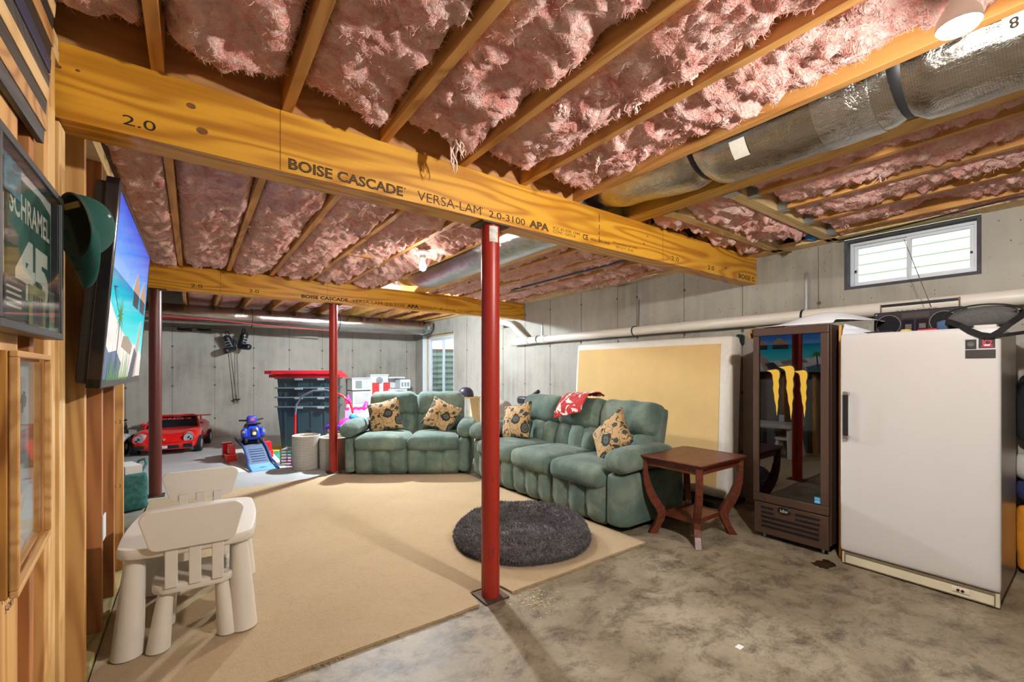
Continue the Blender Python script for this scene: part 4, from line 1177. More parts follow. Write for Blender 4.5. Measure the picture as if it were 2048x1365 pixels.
# ------------------------------------------------------------------ framed jersey
jf = thing('framed_jersey', 'black framed green sports jersey behind glass on the stud wall', 'picture frame', (-0.335, 1.47, 1.535))
JM = Matrix(((0, 0, 1, 0), (1, 0, 0, 0), (0, 1, 0, 0), (0, 0, 0, 1)))   # local picture plane -> wall
def jbox(x0, x1, y0, y1, z0, z1): return MB().box(x0, x1, y0, y1, z0, z1, JM)
m_fr = plain('dark_grey_frame', srgb(66, 68, 70), 0.4, 0.2, 0.15, 40)
W_, H_ = .25, .195
for bx in ((-W_, W_, H_ - .018, H_), (-W_, W_, -H_, -H_ + .018), (-W_, -W_ + .018, -H_ + .018, H_ - .018), (W_ - .018, W_, -H_ + .018, H_ - .018)):
    obj('frame_bar', jbox(*bx, 0, .045), m_fr, jf, bev=0.002)
obj('mat_board', jbox(-W_ + .018, W_ - .018, -H_ + .018, H_ - .018, 0.002, .023), plain('white_mat', srgb(228, 230, 226), 0.8), jf)
jer = obj('jersey', MB().prism([(-.135, -.165), (-.135, .125), (-.06, .145), (.10, .150), (.200, .135), (.205, -.165)], .004, JM @ Matrix.Translation((0, 0, .024))), plain('green_jersey_mesh', srgb(40, 92, 78), 0.8, 0, 0.2, 12, 0.3, 200), jf)
m_cream = plain('cream_twill', srgb(222, 226, 212), 0.8)
def jtext(s, x, y, w, h, bold): return text('lettering', s, w, h, m_cream, jer, JM @ Matrix.Translation((x, y, .0283)), .0006, bold)
jtext('SCHRAMEL', -.128, .055, .312, .058, .02)
jtext('45', -.090, -.120, .265, .140, .06)
def card(name, x0, x1, y0, y1, m, z=.0295): return obj(name, MB().box(x0, x1, y0, y1, z, z + .0015, JM), m, jf)
card('photo', -.165, -.06, .090, .165, plain('photo_teal', srgb(60, 140, 160), 0.4, 0, 0.6, 30))
c_ = card('ticket', -.165, -.045, -.172, -.080, plain('ticket_black', srgb(60, 62, 62), 0.5, 0, 0.5, 60))
text('lettering', 'SODALICIOUS FIELD' if False else 'SCHEDULE', .07, .008, m_cream, c_, JM @ Matrix.Translation((-.158, -.092, .0312)), .0002)
for k in range(4): obj('print_line', MB().box(-.155, -.06, -.106 - .013 * k, -.101 - .013 * k, .0311, .0314, JM), m_cream, c_)
c_ = card('photo', .0, .135, -.172, -.078, plain('photo_grass', srgb(150, 160, 110), 0.4, 0, 0.2, 20))
for k in range(4): obj('pictured_player', MB().prism([(.028 + .022 * k, -.168), (.045 + .022 * k, -.168), (.047 + .022 * k, -.120), (.041 + .022 * k, -.100), (.032 + .022 * k, -.100), (.026 + .022 * k, -.120)], .0004, JM @ Matrix.Translation((0, 0, .0311))), plain('print_dark', srgb(58, 58, 72), 0.5), c_)
c_ = card('ticket', .175, .230, -.172, -.07, plain('ticket_green', srgb(120, 160, 120), 0.5, 0, 0.4, 26))
obj('print_line', MB().box(.178, .227, -.105, -.073, .0311, .0314, JM), plain('print_slate', srgb(90, 96, 110), 0.5), c_)
obj('print_line', MB().box(.178, .227, -.150, -.125, .0311, .0314, JM), plain('print_pink', srgb(200, 140, 130), 0.5), c_)
m_fglass = glass('picture_glass', (0.97, 0.98, 0.98, 1), 0.012, 0.03)
obj('glass_front', jbox(-W_ + .018, W_ - .018, -H_ + .018, H_ - .018, .040, .042), m_fglass, jf)

# ------------------------------------------------------------------ oak shadow box
m_oak = wood('oak_side', srgb(202, 142, 62), srgb(134, 80, 22), 'Z', 1.6, 0.5, 0.1, 1.5, 16.0, 0.1)
m_oak2 = wood('oak_face', srgb(216, 166, 100), srgb(172, 116, 58), 'Y', 1.4, 0.5, 0.1, 1.0, 14.0, 0.1)
sb = thing('shadow_box', 'oak shadow box with a glass front low on the stud wall', 'shadow box', (-0.325, 1.185, 1.095), R(4.6))
SBX = .078
obj('side_panel', MB().box(0, SBX, -.178, -.160, -.195, .195), m_oak, sb, bev=0.002)
obj('side_panel', MB().box(0, SBX - .02, .160, .178, -.195, .195), m_oak, sb, bev=0.002)
obj('top_panel', MB().box(0, SBX - .005, -.160, .160, .180, .195), m_oak2, sb)
obj('bottom_panel', MB().box(0, SBX - .005, -.160, .160, -.195, -.180), m_oak2, sb)
obj('face_frame', bars(-.178, .178, -.195, .195, .011, SBX + .001, SBX + .012), m_oak2, sb, bev=0.002)
obj('backing', MB().box(0.052, 0.058, -.16, .16, -.18, .18), plain('white_backing', srgb(214, 220, 222), 0.7), sb)
pr_ = obj('print', MB().box(0.058, 0.060, -.13, .11, -.02, .15), plain('grey_print', srgb(170, 176, 178), 0.6, 0, 0.25, 14), sb)
obj('signature', MB().tube([(.061, .05, .10), (.061, .07, .115), (.061, .065, .08), (.061, .085, .12), (.061, .09, .09), (.061, .10, .11)], .0015, 4), m_ink, pr_)
obj('folded_cloth', MB().cushion((.064, -.02, -.12), (.012, .26, .10), .006, (4, 14, 8), lambda p, q: p + Vector((.002 * noise.noise(p * 30), 0, .01 * noise.noise(p * 12)))), plain('pale_cloth', srgb(206, 212, 208), 0.9), sb, smooth=180)
obj('glass_front', MB().box(SBX - .003, SBX - .001, -.159, .159, -.178, .178), m_fglass, sb)

# ------------------------------------------------------------------ striped wood wall art
wa = thing('wood_wall_art', 'wooden wall art of dark blue and tan planks at the top left', 'wall art', (-0.345, 1.0, 1.868), 0, None, (0, R(3.2), 0))
pl = ['d', 't', 'k', 'l', 'g', 'b', 'k', 't', 'k', 'l', 'k']
pm = {'d': wood('stained_slate', srgb(78, 80, 84), srgb(44, 46, 50), 'Y', 1.4), 't': wood('torched_tan', srgb(214, 164, 104), srgb(150, 96, 52), 'Y', 1.2), 'k': wood('charred_black', srgb(58, 54, 52), srgb(30, 28, 28), 'Y', 1.4),
      'l': wood('pale_plank', srgb(236, 200, 144), srgb(206, 160, 98), 'Y', 1.2), 'g': wood('stained_grey', srgb(92, 92, 92), srgb(54, 54, 56), 'Y', 1.4), 'b': wood('stained_blue', srgb(70, 76, 104), srgb(44, 50, 76), 'Y', 1.4)}
for i, c in enumerate(pl):
    obj('plank', MB().box(0.006, 0.020 + (.002 if i % 2 else 0), 0.0, 0.70 + (.008 if i % 3 == 1 else 0), i * .039 + .0006, i * .039 + .0384), pm[c], wa, bev=0.0015)
obj('backer', MB().box(0.0, 0.006, 0.03, .66, .01, .42), pm['k'], wa)

# ------------------------------------------------------------------ cap on the frame corner
m_cap = plain('dark_green_cotton', srgb(30, 82, 74), 0.85, 0, 0.1, 12, 0.25, 150)
m_capin = plain('cap_lining', srgb(74, 84, 70), 0.9)
cp = thing('baseball_cap', 'dark green baseball cap hanging from the corner of the jersey frame', 'cap', (-0.272, 1.745, 1.668), 0, None, (R(8), R(-4), R(-52)))
def dome(sc, inner=False):
    b = MB()
    def fn(u, v):
        a = 2 * PI * u; ph = v * PI / 2 * .985
        r = math.cos(ph) ** .75
        return (math.cos(a) * .066 * r * sc, math.sin(ph) * .092 * sc, math.sin(a) * .090 * r * sc + .018 * math.sin(ph))
    b.grid(36, 12, fn); return b
obj('crown', dome(1.0), m_cap, cp, smooth=180)
obj('lining', dome(.97), m_capin, cp, smooth=180)
obj('button', MB().cyl((0, .091, .018), (0, .098, .019), .008, .006, 10), m_cap, cp, smooth=50)
obj('eyelet', MB().cyl((.050, .058, .03), (.054, .062, .033), .005, .004, 8), m_white_pl, cp)
def brim():
    b = MB()
    def fn(u, v):
        a = PI + PI * u
        r = 1 + .0 * v
        x = math.cos(a) * .066; z = math.sin(a) * .090
        return (x * (1 - .12 * v), -.004 - .012 * math.sin(PI * u) * v * 0 + .020 * v * abs(math.cos(a)) , z - .085 * v * math.sin(PI * u) ** .6)
    b.grid(24, 6, fn); return b
br_ = obj('brim', brim(), m_cap, cp, smooth=180)
sm = br_.modifiers.new('thick', 'SOLIDIFY'); sm.thickness = .004
obj('sweatband', MB().tube([(math.cos(2*PI*k/32) * .0665, 0.0, math.sin(2*PI*k/32) * .0905) for k in range(32)], .004, 6, True), m_capin, cp, smooth=60)
obj('back_strap', MB().box(-.03, .03, .002, .006, .05, .066), plain('tan_strap', srgb(170, 158, 100), 0.8), cp)
text('lettering', 'signed', .05, .018, plain('marker_ink', srgb(40, 46, 50), .8), cp, frameM((-.025, -.012, -.13), (1, 0, 0), (0, 0, 1)), .0005)
# outlet cover on a stud
oc = thing('outlet_cover', 'white outlet cover plate low on the stud wall', 'outlet', (-0.3425, 2.815, 0.515))
obj('cover_plate', MB().box(0, .006, -.036, .036, -.058, .058), m_white_pl, oc, bev=0.002)
obj('box', MB().box(-.05, 0, -.03, .03, -.05, .05), plain('blue_box', srgb(40, 60, 90), .6), oc)

# ------------------------------------------------------------------ glass door drinks cooler
m_brown = plain('brown_powder_coat', srgb(84, 62, 51), 0.42, 0.1, 0.05)
m_brown_d = plain('dark_cooler_interior', srgb(16, 18, 26), 0.6)
ck = thing('display_cooler', 'brown drinks cooler with a dark glass door and yellow claw logo', 'cooler', (3.45, 1.363, 0.0), R(1.0) - PI / 2)
# local: x to the right as seen from the front, y into the machine, z up
CW, CH, CD = .243, 1.565, .50
obj('cabinet', MB().box(-CW, -CW + .03, .03, CD, .06, CH).box(CW - .03, CW, .03, CD, .06, CH).box(-CW + .03, CW - .03, CD - .03, CD, .06, CH).box(-CW + .03, CW - .03, .03, CD - .03, CH - .03, CH).box(-CW + .03, CW - .03, .03, CD - .03, .04, .30), m_brown, ck, bev=0.004)
obj('liner', MB().box(-CW + .031, -CW + .035, .04, CD - .035, .305, CH - .035).box(CW - .035, CW - .031, .04, CD - .035, .305, CH - .035).box(-CW + .031, CW - .031, CD - .036, CD - .031, .305, CH - .035), m_brown_d, ck)
door = obj('door', MB().box(-CW, CW, -.02, .025, CH - .058, CH - .001).box(-CW, CW, -.02, .025, .275, .335).box(-CW, -CW + .040, -.02, .025, .335, CH - .058).box(CW - .048, CW, -.02, .025, .335, CH - .058), m_brown, ck, bev=0.005)
obj('door_glass', MB().box(-CW + .040, CW - .048, -.004, .002, .335, CH - .058), glass('tinted_door_glass', (0.14, 0.15, 0.20, 1), 0.12, 0.01), door)
obj('lock', MB().cyl((-CW + .085, -.021, .30), (-CW + .085, -.024, .30), .006, .006, 12), m_black, door)
for z in (.55, .80, 1.02, 1.26):
    sh_ = MB()
    for k in range(9): sh_.tube([(-.19 + .0475 * k, .06, z), (-.19 + .0475 * k, .40, z)], .003, 4)
    sh_.box(-.195, .195, .055, .062, z - .012, z + .006)
    obj('shelf', sh_, plain('grey_wire', srgb(70, 70, 76), .5, .5), ck)
# the slatted lower grille
obj('grille_panel', MB().box(-CW + .003, CW - .003, -.012, .02, .036, .270), m_brown, ck, bev=0.008)
slot = MB().box(-.185, .185, -.0016, .001, -.0085, .0085)
sl_l = mesh('louver_slot', slot); sl_s = mesh('louver_slot', MB().box(-.042, .042, -.0016, .001, -.0085, .0085)); sl_m = mesh('louver_slot', MB().box(-.075, .075, -.0016, .001, -.0085, .0085))
lv_l = mesh('louver', MB().box(-.185, .185, -.008, .002, .004, .010))
for i in range(5):
    z = .232 - .034 * i
    if i < 2:
        obj('louver_slot', sl_s, m_black, ck, loc=(-.145, -.0125, z)); obj('louver_slot', sl_m, m_black, ck, loc=(.115, -.0125, z))
    else:
        obj('louver_slot', sl_l, m_black, ck, loc=(0, -.0125, z)); obj('louver', lv_l, m_brown, ck, loc=(0, -.0125, z + .007))
bd = obj('badge', MB().lathe([(.042, 0), (.044, .002), (.041, .004)], 28, frameM((-.03, -.0125, .236), (1, 0, 0), (0, 0, 1)), 1.0, .62), m_black, ck, smooth=40)
text('lettering', 'idw', .052, .024, plain('silver_print', srgb(214, 214, 214), .3, .4), bd, frameM((-.056, -.0166, .225), (1, 0, 0), (0, 0, 1)), .0005, .02)
st_ = obj('energy_sticker', MB().box(CW - .088, CW - .052, -.0055, -.0045, .342, .385), plain('blue_sticker', srgb(60, 160, 214), .5), ck)
obj('print_line', MB().box(CW - .084, CW - .056, -.0060, -.0056, .352, .357).tube([(CW - .082, -.006, .372), (CW - .072, -.006, .378), (CW - .066, -.006, .368), (CW - .058, -.006, .376)], .0015, 4), m_white_pl, st_)
foot = mesh('foot', MB().cyl((0, 0, 0), (0, 0, .040), .012, .009, 10))
for x in (-.19, .19):
    for y in (.05, .42): obj('foot', foot, m_galv, ck, loc=(x, y, 0))
# three clawed scratches of the drink logo
m_claw = plain('yellow_claw_print', srgb(226, 184, 60), .5, 0, .03); m_claw_o = plain('black_claw_outline', srgb(14, 12, 10), .6)
claw = [(-.044, .168), (-.018, .154), (-.010, .135), (-.008, .105), (-.004, .070), (-.007, .030), (.000, -.020), (.002, -.060), (.009, -.100), (.011, -.140), (.015, -.180), (.017, -.150), (.021, -.110), (.020, -.070), (.026, -.030), (.022, .010), (.027, .050), (.023, .090), (.029, .120), (.030, .150), (.024, .170), (.010, .178), (-.008, .174)]
for cx, s_, dz in ((-.100, .95, 0.0), (-.010, 1.08, .004), (.078, .95, -.002)):
    pts = [(x * s_ * 1.3, z * s_) for x, z in claw]
    if cx > .05: pts = [(x * .95, z * .98) for x, z in pts]
    cxm = sum(p[0] for p in pts) / len(pts)
    big = [(cxm + (x - cxm) * 1.22 + (-.002 if x < cxm else .002), z * 1.035) for x, z in pts]
    Mx = Matrix(((1, 0, 0, cx), (0, 0, -1, -.0046), (0, 1, 0, 1.09 + dz), (0, 0, 0, 1)))
    g_ = obj('claw_logo', MB().prism(pts, .0006, Mx @ Matrix.Translation((0, 0, .0008))), m_claw, door)
    obj('claw_outline', MB().prism(big, .0004, Mx), m_claw_o, g_)
def local_to_world(par, p):
    return par.matrix_basis @ Vector(p) if par.matrix_basis else Vector(p)
def cw(p):
    a = ck.rotation_euler[2]; c, s = math.cos(a), math.sin(a)
    return (3.45 + p[0] * c - p[1] * s, 1.363 + p[0] * s + p[1] * c, p[2])
tag(obj('mixing_bowl', MB().lathe([(.03, 0), (.05, .004), (.085, .05), (.088, .052), (.082, .05), (.05, .01), (.0, .008)], 24), plain('grey_bowl', srgb(170, 168, 160), .4), None, smooth=60, loc=cw((.0, .22, 1.268))), 'pale bowl on the top shelf inside the drinks cooler', 'bowl')
for i, (x, c, lab) in enumerate(((-.13, srgb(60, 70, 150), 'blue snack bag on a shelf inside the drinks cooler'), (-.03, srgb(170, 40, 60), 'red snack bag on a shelf inside the drinks cooler'), (.10, srgb(226, 90, 40), 'orange snack bag on a shelf inside the drinks cooler'))):
    tag(obj('snack_bag', MB().cushion((0, 0, .085), (.09, .07, .17), .02, (10, 6, 12), lambda p, q: p + Vector((.006 * noise.noise(p * 40), .012 * noise.noise(p * 30) - .02 * abs(q[2]) ** 3 * q[1], 0))), plain('bag_film_%d' % i, c, .3, .1, .3, 30), None, smooth=180, loc=cw((x, .20, 1.027)), rot=(0, 0, ck.rotation_euler[2])), lab, 'snack bag')
tag(obj('coconut_carton', MB().box(-.035, .035, -.035, .035, 0, .16), plain('teal_carton', srgb(90, 170, 160), .5, 0, .2, 20), None, loc=cw((.02, .16, .807)), rot=(0, 0, ck.rotation_euler[2]), bev=.003), 'teal carton on the middle shelf inside the drinks cooler', 'carton')

# sheets of paper and film lying over the cooler top
def sheet():
    b = MB()
    prof = [(1.60, 1.576), (1.50, 1.592), (1.40, 1.605), (1.30, 1.640), (1.22, 1.655), (1.14, 1.652), (1.07, 1.640), (1.00, 1.612), (.94, 1.586), (.90, 1.578)]
    def fn(u, v):
        k = u * (len(prof) - 1); i = min(int(k), len(prof) - 2); f = k - i
        y = lerp(prof[i][0], prof[i+1][0], f); z = lerp(prof[i][1], prof[i+1][1], f)
        x = 3.455 + .30 * v + .05 * u
        drop = (1 - min(1.0, v / .35)) ** 1.5
        z += .010 * noise.noise(Vector((x * 8, y * 9, 1)))
        z = lerp(z, min(z, 1.574), drop * (1 if y > 1.10 else .7))
        return (x + .02 * noise.noise(Vector((y * 6, 2, 0))), y, max(z, 1.572))
    b.grid(40, 18, fn); return b
pp = obj('paper_sheet', sheet(), plain('white_poster_paper', srgb(236, 240, 246), .6, 0, .02), None, smooth=180)
sm = pp.modifiers.new('thick', 'SOLIDIFY'); sm.thickness = .002; sm.offset = 1
tag(pp, 'crumpled white poster paper lying over the top of the drinks cooler', 'paper')
def fold():
    b = MB()
    def fn(u, v):
        y = 1.05 - .13 * u; z = 1.4775 + (.11 - .07 * u) * v * (1 - .2 * v)
        return (3.44 + .06 * v + .05 * u + .012 * noise.noise(Vector((u * 4, v * 4, 3))), y, z)
    b.grid(14, 10, fn); return b
pf = obj('paper_bag', fold(), plain('pale_paper_bag', srgb(222, 228, 236), .6, 0, .04), None, smooth=180)
sm = pf.modifiers.new('thick', 'SOLIDIFY'); sm.thickness = .002
tag(pf, 'folded white paper bag on the far corner of the freezer', 'paper bag')
def curl():
    b = MB()
    def fn(u, v): a = R(-60) + R(300) * u; return (-.262 + math.cos(a) * .026 * (1 + .3 * u), .02 + .3 * v, 1.53 + math.sin(a) * .038)
    b.grid(20, 2, fn); return b
cb = obj('rolled_cardboard', curl(), plain('tan_cardboard', srgb(176, 140, 92), .8), None, smooth=180)
cb.location = ck.location; cb.rotation_euler = ck.rotation_euler
sm = cb.modifiers.new('thick', 'SOLIDIFY'); sm.thickness = .004
tag(cb, 'curled cardboard tucked at the left top edge of the drinks cooler', 'cardboard')
tag(obj('plywood_sheet', MB().box(3.50, 4.02, 1.068, 1.084, 0.0, 1.555), wood('plywood_edge', srgb(230, 178, 84), srgb(186, 126, 40), 'Z'), bev=.001), 'upright plywood sheet wedged between the cooler and the freezer', 'plywood')

# ------------------------------------------------------------------ white upright freezer
m_enam = plain('off_white_enamel', srgb(207, 203, 200), 0.42, 0, 0.015, 2, 0.05, 300)
m_steel = plain('scuffed_cabinet_side', srgb(150, 142, 132), 0.35, 0.55, 0.1, 5)
fz = thing('upright_freezer', 'large off white upright freezer at the right edge', 'freezer', (3.40, 0.694, 0.0))
obj('cabinet', MB().box(.045, .66, -.345, .345, .03, 1.475), m_steel, fz, bev=.006)
dr = obj('door', MB().cushion((.018, 0, .787), (.046, .700, 1.396), .012, (4, 12, 16)), m_enam, fz, smooth=50)
obj('gasket', MB().box(.0412, .0449, -.338, .338, .10, 1.47), m_black, fz)
kp = obj('kick_panel', MB().box(.010, .045, -.345, .345, .006, .082), plain('ivory_kick_panel', srgb(222, 212, 184), .5), fz, bev=.003)
obj('kick_trim', MB().box(.004, .010, -.33, .33, .070, .080).box(.004, .010, -.33, .33, .010, .014).box(.004, .010, -.33, -.325, .014, .070).box(.004, .010, .325, .33, .014, .070), plain('tan_metal_trim', srgb(150, 138, 116), .4, .5), fz)
ct = obj('control_plate', MB().box(.006, .0095, -.235, -.165, .030, .056), plain('ivory_plate', srgb(228, 220, 198), .5), fz, bev=.002)
for y in (-.190, -.208): obj('knob', MB().cyl((.006, y, .043), (.001, y, .043), .007, .006, 12), m_black, ct)
hd = obj('handle', MB().box(-.042, -.030, .298, .326, .835, 1.095), m_black, fz, bev=.003)
for z in (.815, 1.095): obj('handle_bracket', MB().box(-.040, -.002, .298, .326, z, z + .022), plain('chrome', srgb(210, 210, 212), .12, 1.0), hd, bev=.003)
def plate(name, y0, y1, z0, z1, m): return obj(name, MB().box(-.0075, -.0052, y0, y1, z0, z1), m, fz)
ge = plate('badge', -.262, -.220, 1.368, 1.420, m_black)
MF = lambda y, z: frameM((-.0076, y, z), (0, -1, 0), (0, 0, 1))
m_sil = plain('silver_ink', srgb(190, 190, 192), .3, .3)
obj('emblem_ring', MB().tube([(-.0078, -.241 + math.cos(2*PI*k/24) * .011, 1.395 + math.sin(2*PI*k/24) * .011) for k in range(24)], .0010, 4, True), m_sil, ge)
text('lettering', 'GE', .013, .010, m_sil, ge, MF(-.2345, 1.390), .0004)
kr = plate('magnet', -.330, -.270, 1.372, 1.424, m_black)
m_redp = plain('red_print', srgb(214, 40, 70), .4)
text('lettering', 'K2', .036, .030, m_redp, kr, MF(-.284, 1.386), .0004, .03)
obj('print_line', MB().box(-.0080, -.0076, -.325, -.278, 1.378, 1.382), m_redp, kr)
obj('print_line', MB().box(-.0081, -.0077, -.312, -.290, 1.384, 1.391), m_white_pl, kr)
plate('name_plate', -.332, -.220, 1.318, 1.364, plain('dark_brown_plate', srgb(58, 52, 48), .35))
obj('hinge_cover', MB().box(.0, .07, -.335, -.25, 1.476, 1.497), m_enam, fz, bev=.004)
obj('caster', MB().cyl((.1, -.3, .015), (.1, -.26, .015), .015, .015, 12).cyl((.55, -.3, .015), (.55, -.26, .015), .015, .015, 12).cyl((.1, .3, .015), (.1, .26, .015), .015, .015, 12).cyl((.55, .3, .015), (.55, .26, .015), .015, .015, 12), m_black, fz)

# ------------------------------------------------------------------ things on the freezer
TZ = 1.4765
bx_ = thing('boombox', 'old silver and black boombox radio on top of the freezer', 'radio', (3.80, 0.745, TZ), R(-4))
m_rad = plain('dark_radio_case', srgb(44, 40, 42), .4)
obj('case', MB().box(-.055, .055, -.215, .215, 0, .165), m_rad, bx_, bev=.006)
for y in (.135, -.135):
    sp = obj('speaker', MB().cyl((-.055, y, .078), (-.060, y, .078), .064, .060, 32), plain('speaker_cloth', srgb(24, 24, 28), .9), bx_, smooth=40)
    obj('speaker_ring', MB().tube([(-.060, y + math.cos(2*PI*k/36) * .064, .078 + math.sin(2*PI*k/36) * .064) for k in range(36)], .0028, 6, True), plain('silver_ring', srgb(200, 196, 190), .25, .8), sp, smooth=60)
for y in (.034, -.034):
    dk = obj('tape_deck', MB().box(-.0585, -.055, y - .030, y + .030, .012, .105), plain('smoked_window', srgb(34, 26, 30), .15), bx_)
    obj('tape_label', MB().box(-.0592, -.0586, y - .018, y + .014, .045, .075), plain('dim_label', srgb(110, 100, 98), .6), dk)
obj('control_strip', MB().box(-.058, -.055, -.066, .066, .115, .150), plain('radio_strip', srgb(86, 78, 78), .3, .3), bx_)
for k in range(8): obj('button', MB().box(-.045, -.02, -.10 + .026 * k, -.082 + .026 * k, .165, .173), plain('chrome_button', srgb(206, 204, 204), .25, .7), bx_, bev=.001)
obj('corner_knob', MB().cyl((-.055, .20, .150), (-.059, .20, .150), .006, .006, 12), plain('silver_ring', srgb(200, 196, 190), .25, .8), bx_)
hb = obj('carry_handle', MB().box(-.010, .010, -.190, .190, .205, .222), m_black, bx_, bev=.003)
for y in (.193, -.193): obj('handle_arm', MB().box(-.006, .006, y - .004, y + .004, .150, .225), plain('chrome', srgb(210, 210, 212), .12, 1.0), hb)
obj('antenna', MB().tube([(.03, -.06, .165), (.05, .085, .655)], [.0030, .0014], 6), plain('chrome', srgb(210, 210, 212), .12, 1.0), bx_)

m_gfelt = plain('charcoal_padding', srgb(92, 90, 88), .95, 0, .15, 60, .4, 120)
m_web = plain('black_webbing', srgb(22, 22, 24), .8, 0, .05, 60, .3, 200)
bag = thing('padded_hip_pack', 'charcoal padded pack with black straps on top of the freezer', 'bag', (3.56, 0.425, TZ))
def lens(p, q):
    p.x *= 1; p.z += -.035 * q[1] ** 2 * (1 if q[2] > 0 else -.4)
    p.x *= (1 - .35 * q[1] ** 2)
    return p
obj('padded_body', MB().cushion((0, 0, .070), (.13, .31, .125), .055, (8, 18, 8), lens, Matrix.Rotation(R(-6), 4, 'X')), m_gfelt, bag, smooth=180)
obj('piping', MB().tube([(-.05, .155 * math.cos(a), .078 + .062 * math.sin(a)) for a in [2 * PI * k / 36 for k in range(36)]], .004, 6, True), m_web, bag, smooth=60)
def web(pts, w=.016):
    b = MB(); v = []; P_ = [Vector(p) for p in pts]
    for i, p in enumerate(P_):
        t_ = (P_[min(i+1, len(P_)-1)] - P_[max(i-1, 0)]).normalized(); s_ = t_.cross(Vector((1, 0, .2))).normalized() * w
        v += [p - s_ + Vector((-.0015, 0, 0)), p + s_ + Vector((-.0015, 0, 0)), p + s_ + Vector((.0015, 0, 0)), p - s_ + Vector((.0015, 0, 0))]
    n = len(P_); f = []
    for i in range(n - 1):
        for k in range(4): f.append((i*4+k, i*4+(k+1) % 4, (i+1)*4+(k+1) % 4, (i+1)*4+k))
    f += [(3, 2, 1, 0), ((n-1)*4, (n-1)*4+1, (n-1)*4+2, (n-1)*4+3)]
    return b.add(v, f)
obj('strap', web([(-.085, .14, .055), (-.110, .11, .045), (-.160, .07, .022), (-.178, .03, -.010), (-.180, -.01, -.035), (-.179, -.05, -.045)]), m_web, bag)
obj('strap', web([(-.179, -.045, -.046), (-.180, -.08, -.02), (-.17, -.115, .02), (-.12, -.145, .055), (-.07, -.165, .085), (-.03, -.19, .10)], .014), m_web, bag)
obj('strap', web([(-.182, -.04, -.047), (-.176, -.10, -.040), (-.10, -.20, -.02), (.10, -.26, .0)], .009), m_web, bag)
obj('buckle', MB().box(-.02, .005, -.20, -.17, .07, .11), m_black, bag, bev=.004)
obj('blue_cloth', MB().cushion((-.05, .155, .035), (.06, .05, .06), .02, (6, 6, 6), lambda p, q: p + Vector((0, 0, .01 * noise.noise(p * 40)))), plain('denim_blue', srgb(70, 96, 130), .9), bag, smooth=180)
tag(obj('baking_tray', MB().box(3.50, 3.66, .80, 1.02, TZ, TZ + .004).box(3.50, 3.504, .80, 1.02, TZ + .004, TZ + .022).box(3.656, 3.66, .80, 1.02, TZ + .004, TZ + .022).box(3.504, 3.656, .80, .804, TZ + .004, TZ + .022).box(3.504, 3.656, 1.016, 1.02, TZ + .004, TZ + .022), plain('dark_tray', srgb(70, 76, 84), .3, .6)), 'dark shallow tray on the freezer beside the paper', 'tray')
tag(obj('yellow_lid', MB().lathe([(.026, 0), (.027, .018), (.022, .026), (.0, .028)], 20), plain('yellow_plastic', srgb(222, 206, 90), .4), None, smooth=40, loc=(3.52, .745, TZ)), 'small yellow jar lid on the freezer in front of the boombox', 'lid')
tag(obj('red_package', MB().cushion((0, 0, .012), (.05, .11, .024), .008, (4, 8, 4)), plain('red_wrapper', srgb(214, 50, 60), .35), None, smooth=50, loc=(3.54, .64, TZ)), 'small red package on the freezer in front of the boombox', 'package')

# ------------------------------------------------------------------ clothes and bags piled past the freezer
pl_ = [('black_jacket', 'black jacket hanging past the right side of the freezer', 'jacket', (4.165, .235, 1.02), (.15, .24, .42), srgb(34, 34, 38)),
       ('grey_shirt', 'pale grey shirt with dark print lying past the freezer', 'shirt', (4.16, .235, .66), (.17, .26, .16), srgb(196, 192, 186)),
       ('navy_shirt', 'navy shirt lying past the freezer', 'shirt', (4.16, .235, .51), (.17, .25, .13), srgb(40, 50, 90)),
       ('orange_jacket', 'orange and black jacket on the floor past the freezer', 'jacket', (4.16, .225, .22), (.17, .26, .40), srgb(236, 150, 34))]
for nm, lab, cat, lc, sz, c in pl_:
    tag(obj(nm, MB().cushion((0, 0, 0), sz, .06, (10, 12, 12), lambda p, q: p + Vector((.02 * noise.noise(p * 9 + Vector(lc)), .02 * noise.noise(p * 8 + Vector(lc) * 2), .015 * noise.noise(p * 11)))), plain(nm + '_cloth', c, .9, 0, .15, 10, .3, 40), None, smooth=180, loc=lc), lab, cat)
tag(obj('coat_rack', MB().tube([(4.16, -.02, 0), (4.16, -.02, 1.45)], .014, 10).tube([(4.16, -.02, 1.30), (4.16, .14, 1.26)], .009, 8).cyl((4.16, -.02, 0), (4.16, -.02, .02), .10, .10, 24), m_black, smooth=50), 'black coat rack standing past the freezer', 'coat rack')

# ------------------------------------------------------------------ back room: red ride-on sports car
m_red = plain('glossy_red_plastic', srgb(222, 28, 26), 0.22, 0, .03, 6, 0, 60, .6)
m_tire = plain('black_tire', srgb(30, 32, 34), .75, 0, .1, 40)
m_dglass = plain('dark_windscreen', srgb(26, 32, 40), .12, 0, .1)
m_chr = plain('headlight_chrome', srgb(206, 214, 220), .15, .7, .2, 30)
pc = thing('toy_sports_car', 'red ride-on toy sports car with round headlights', 'toy car', (-0.235, 8.78, 0.0), R(-10))
